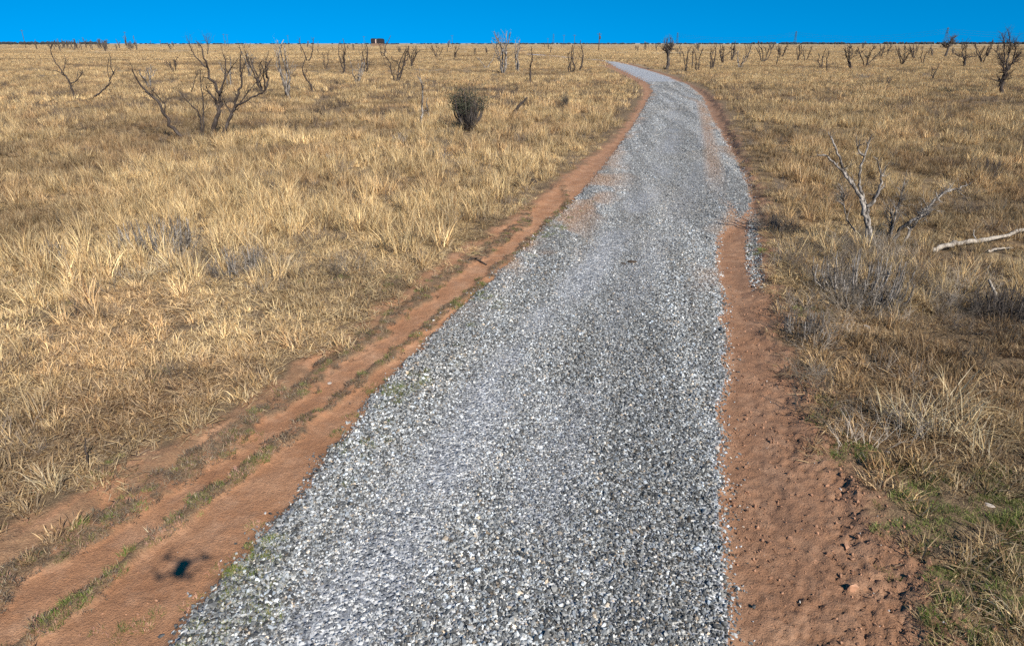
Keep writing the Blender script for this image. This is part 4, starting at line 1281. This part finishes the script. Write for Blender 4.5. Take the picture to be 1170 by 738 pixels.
def tower(px, top, Y, label):
    p = at(px, top, Y); zb = float(base_h(np.array([p[0]]), np.array([Y]))[0]); H = p[2] - zb
    e = empty('steel_tower', (p[0], Y, zb), label=label, category='tower')
    t = Tubes(); r = .17; lv = np.linspace(0, 1, 7)
    hw = lambda s: (1 - s) * H * .085 + H * .014
    for sx in (-1, 1):
        for sy in (-1, 1):
            t.add([(sx * hw(s), sy * hw(s), s * H - (.5 if s == 0 else 0)) for s in lv], [r] * 7, 4)
    for a, b in zip(lv[:-1], lv[1:]):
        for (c1, c2) in (((-1, -1), (1, -1)), ((1, -1), (1, 1)), ((1, 1), (-1, 1)), ((-1, 1), (-1, -1))):
            t.add([(c1[0] * hw(a), c1[1] * hw(a), a * H), (c2[0] * hw(b), c2[1] * hw(b), b * H)], [r * .6] * 2, 4)
            t.add([(c2[0] * hw(a), c2[1] * hw(a), a * H), (c1[0] * hw(b), c1[1] * hw(b), b * H)], [r * .6] * 2, 4)
    t.build('lattice_mast', M_STEEL, e)
    for s, w in ((.68, .11), (.8, .13), (.92, .1)):
        t = Tubes()
        for sy in (-1, 1):
            t.add([(-w * H, 0, s * H), (0, sy * hw(s), s * H), (w * H, 0, s * H)], [r * .6, r, r * .6], 4)
            t.add([(-w * H, 0, s * H), (0, sy * hw(s), s * H + .03 * H), (w * H, 0, s * H)], [r * .6] * 3, 4)
        t.build('crossarm', M_STEEL, e)
    return np.array([p[0], Y, zb]), H
TW = [tower(632.5, 39.0, 2300, 'faint steel lattice tower left of the thin poles'),
      tower(774.5, 37.5, 2100, 'steel lattice tower rising behind the round topped tree'),
      tower(910.0, 36.0, 1800, 'tallest steel lattice tower on the open right skyline'),
      tower(1083.5, 31.5, 1500, 'steel lattice tower above the round twiggy skyline tree')]
# overhead wires strung from tower to tower
t = Tubes()
ends = TW + [(np.array([TW[-1][0][0] + 300, 1250., TW[-1][0][2]]), TW[-1][1])]
for (a, ha), (b, hb) in zip(ends[1:-1], ends[2:]):
    for s, w in ((.68, .11), (.8, .13), (.92, .1)):
        for sx in (-1, 1):
            A = a + np.array([sx * w * ha, 0, s * ha]); B = b + np.array([sx * w * hb, 0, s * hb])
            t.add([A * (1 - k) + B * k - np.array([0, 0, 12 * 4 * k * (1 - k)]) for k in np.linspace(0, 1, 13)], [.06] * 13, 3)
t.build('overhead_wires', M_STEEL, None, label='faint sagging overhead wires strung between the right towers', category='wires')

# dark far-off woods that read as one line
s = Nodes('far_woods')
s.bsdf((.035, .04, .045), .95)
rng = np.random.default_rng(90)
base_me = bmesh.new(); bmesh.ops.create_icosphere(base_me, subdivisions=1, radius=1)
bv = np.array([v.co[:] for v in base_me.verts]); bf = np.array([[v.index for v in f.verts] for f in base_me.faces]); base_me.free()
VV = []; FF = []; o = 0
spec = [(-30, 110, 190, 2.2, 3.6), (110, 560, 150, .5, 1.6), (560, 860, 190, 1.0, 2.0), (858, 965, 120, 1.8, 3.0), (960, 1012, 60, 1.0, 1.9), (1008, 1200, 230, 1.8, 3.2)]
for a, b_, n, h0, h1 in spec:
    for k in range(n):
        Y = rng.uniform(2300, 2900); px = rng.uniform(a, b_)
        p = at(px, 49.5, Y); zb = float(base_h(np.array([p[0]]), np.array([Y]))[0])
        hh = rng.uniform(h0, h1) * Y / F * .8
        v = bv * (1 + rng.normal(0, .12, (len(bv), 1))) * np.array([rng.uniform(3, 9), 5, hh * .55]) + np.array([p[0], Y, max(zb, 0) + hh * .45])
        VV.append(v); FF.append(bf + o); o += len(bv)
link('distant_woods', mesh_np('distant_woods', np.concatenate(VV), np.concatenate(FF), [s.m]), None, kind='stuff', label='dark line of far off woods along the horizon')

# ------------------------------------------------------------------ the quadcopter whose shadow lies on the left track
def quadcopter():
    M1 = plain('drone_shell', (.22, .23, .24), .45); M2 = plain('drone_black', (.03, .03, .03), .4)
    e = empty('quadcopter_drone', (0, -.15, 4.0), label='small grey quadcopter hovering high over the road, seen by its shadow on the red dirt', category='drone')
    bm = bmesh.new(); bmesh.ops.create_cube(bm, size=1)
    bmesh.ops.scale(bm, vec=(.10, .20, .075), verts=bm.verts)
    bmesh.ops.bevel(bm, geom=bm.edges[:], offset=.022, segments=3, affect='EDGES')
    me = bpy.data.meshes.new('body'); bm.to_mesh(me); bm.free(); me.materials.append(M1)
    link('body', me, e).location = (0, 0, .05)
    for sx, sy, rx, ry in ((-1, 1, .165, .10), (1, 1, .165, .10), (-1, -1, .135, -.13), (1, -1, .135, -.13)):
        t = Tubes(); t.add([(sx * .035, sy * .06, .06), (sx * rx * .6, ry * .85, .068), (sx * rx, ry, .07)], [.014, .012, .013], 8); t.build('arm', M1, e)
        t = Tubes(); t.add([(sx * rx, ry, .055), (sx * rx, ry, .075), (sx * rx, ry, .10)], [.019, .02, .017], 12); m_ = t.build('motor', M2, e)
        bm = bmesh.new(); a = 0.5 + sx * sy * .7 + rx * 9
        for sgn in (0, math.pi):
            vs = []
            for r_, wd in ((.006, .008), (.035, .022), (.08, .018), (.105, .007)):
                for q in (-1, 1):
                    for zz in (0, .0025):
                        c, s_ = math.cos(a + sgn), math.sin(a + sgn)
                        vs.append(bm.verts.new((sx * rx + c * r_ - s_ * q * wd * .5, ry + s_ * r_ + c * q * wd * .5, .104 + zz + q * .002)))
            for k in range(3):
                i = 4 * k; j = i + 4
                for (p_, q_) in ((0, 1), (1, 3), (3, 2), (2, 0)):
                    bm.faces.new((vs[i + p_], vs[i + q_], vs[j + q_], vs[j + p_]))
            bm.faces.new((vs[0], vs[2], vs[3], vs[1])); bm.faces.new((vs[12], vs[13], vs[15], vs[14]))
        bmesh.ops.recalc_face_normals(bm, faces=bm.faces)
        me = bpy.data.meshes.new('propeller'); bm.to_mesh(me); bm.free(); me.materials.append(M2)
        link('propeller', me, e)
    t = Tubes(); t.add([(0, .07, .0), (0, .095, .0), (0, .12, -.001)], [.02, .024, .02], 12); t.build('gimbal_camera', M2, e)
quadcopter()
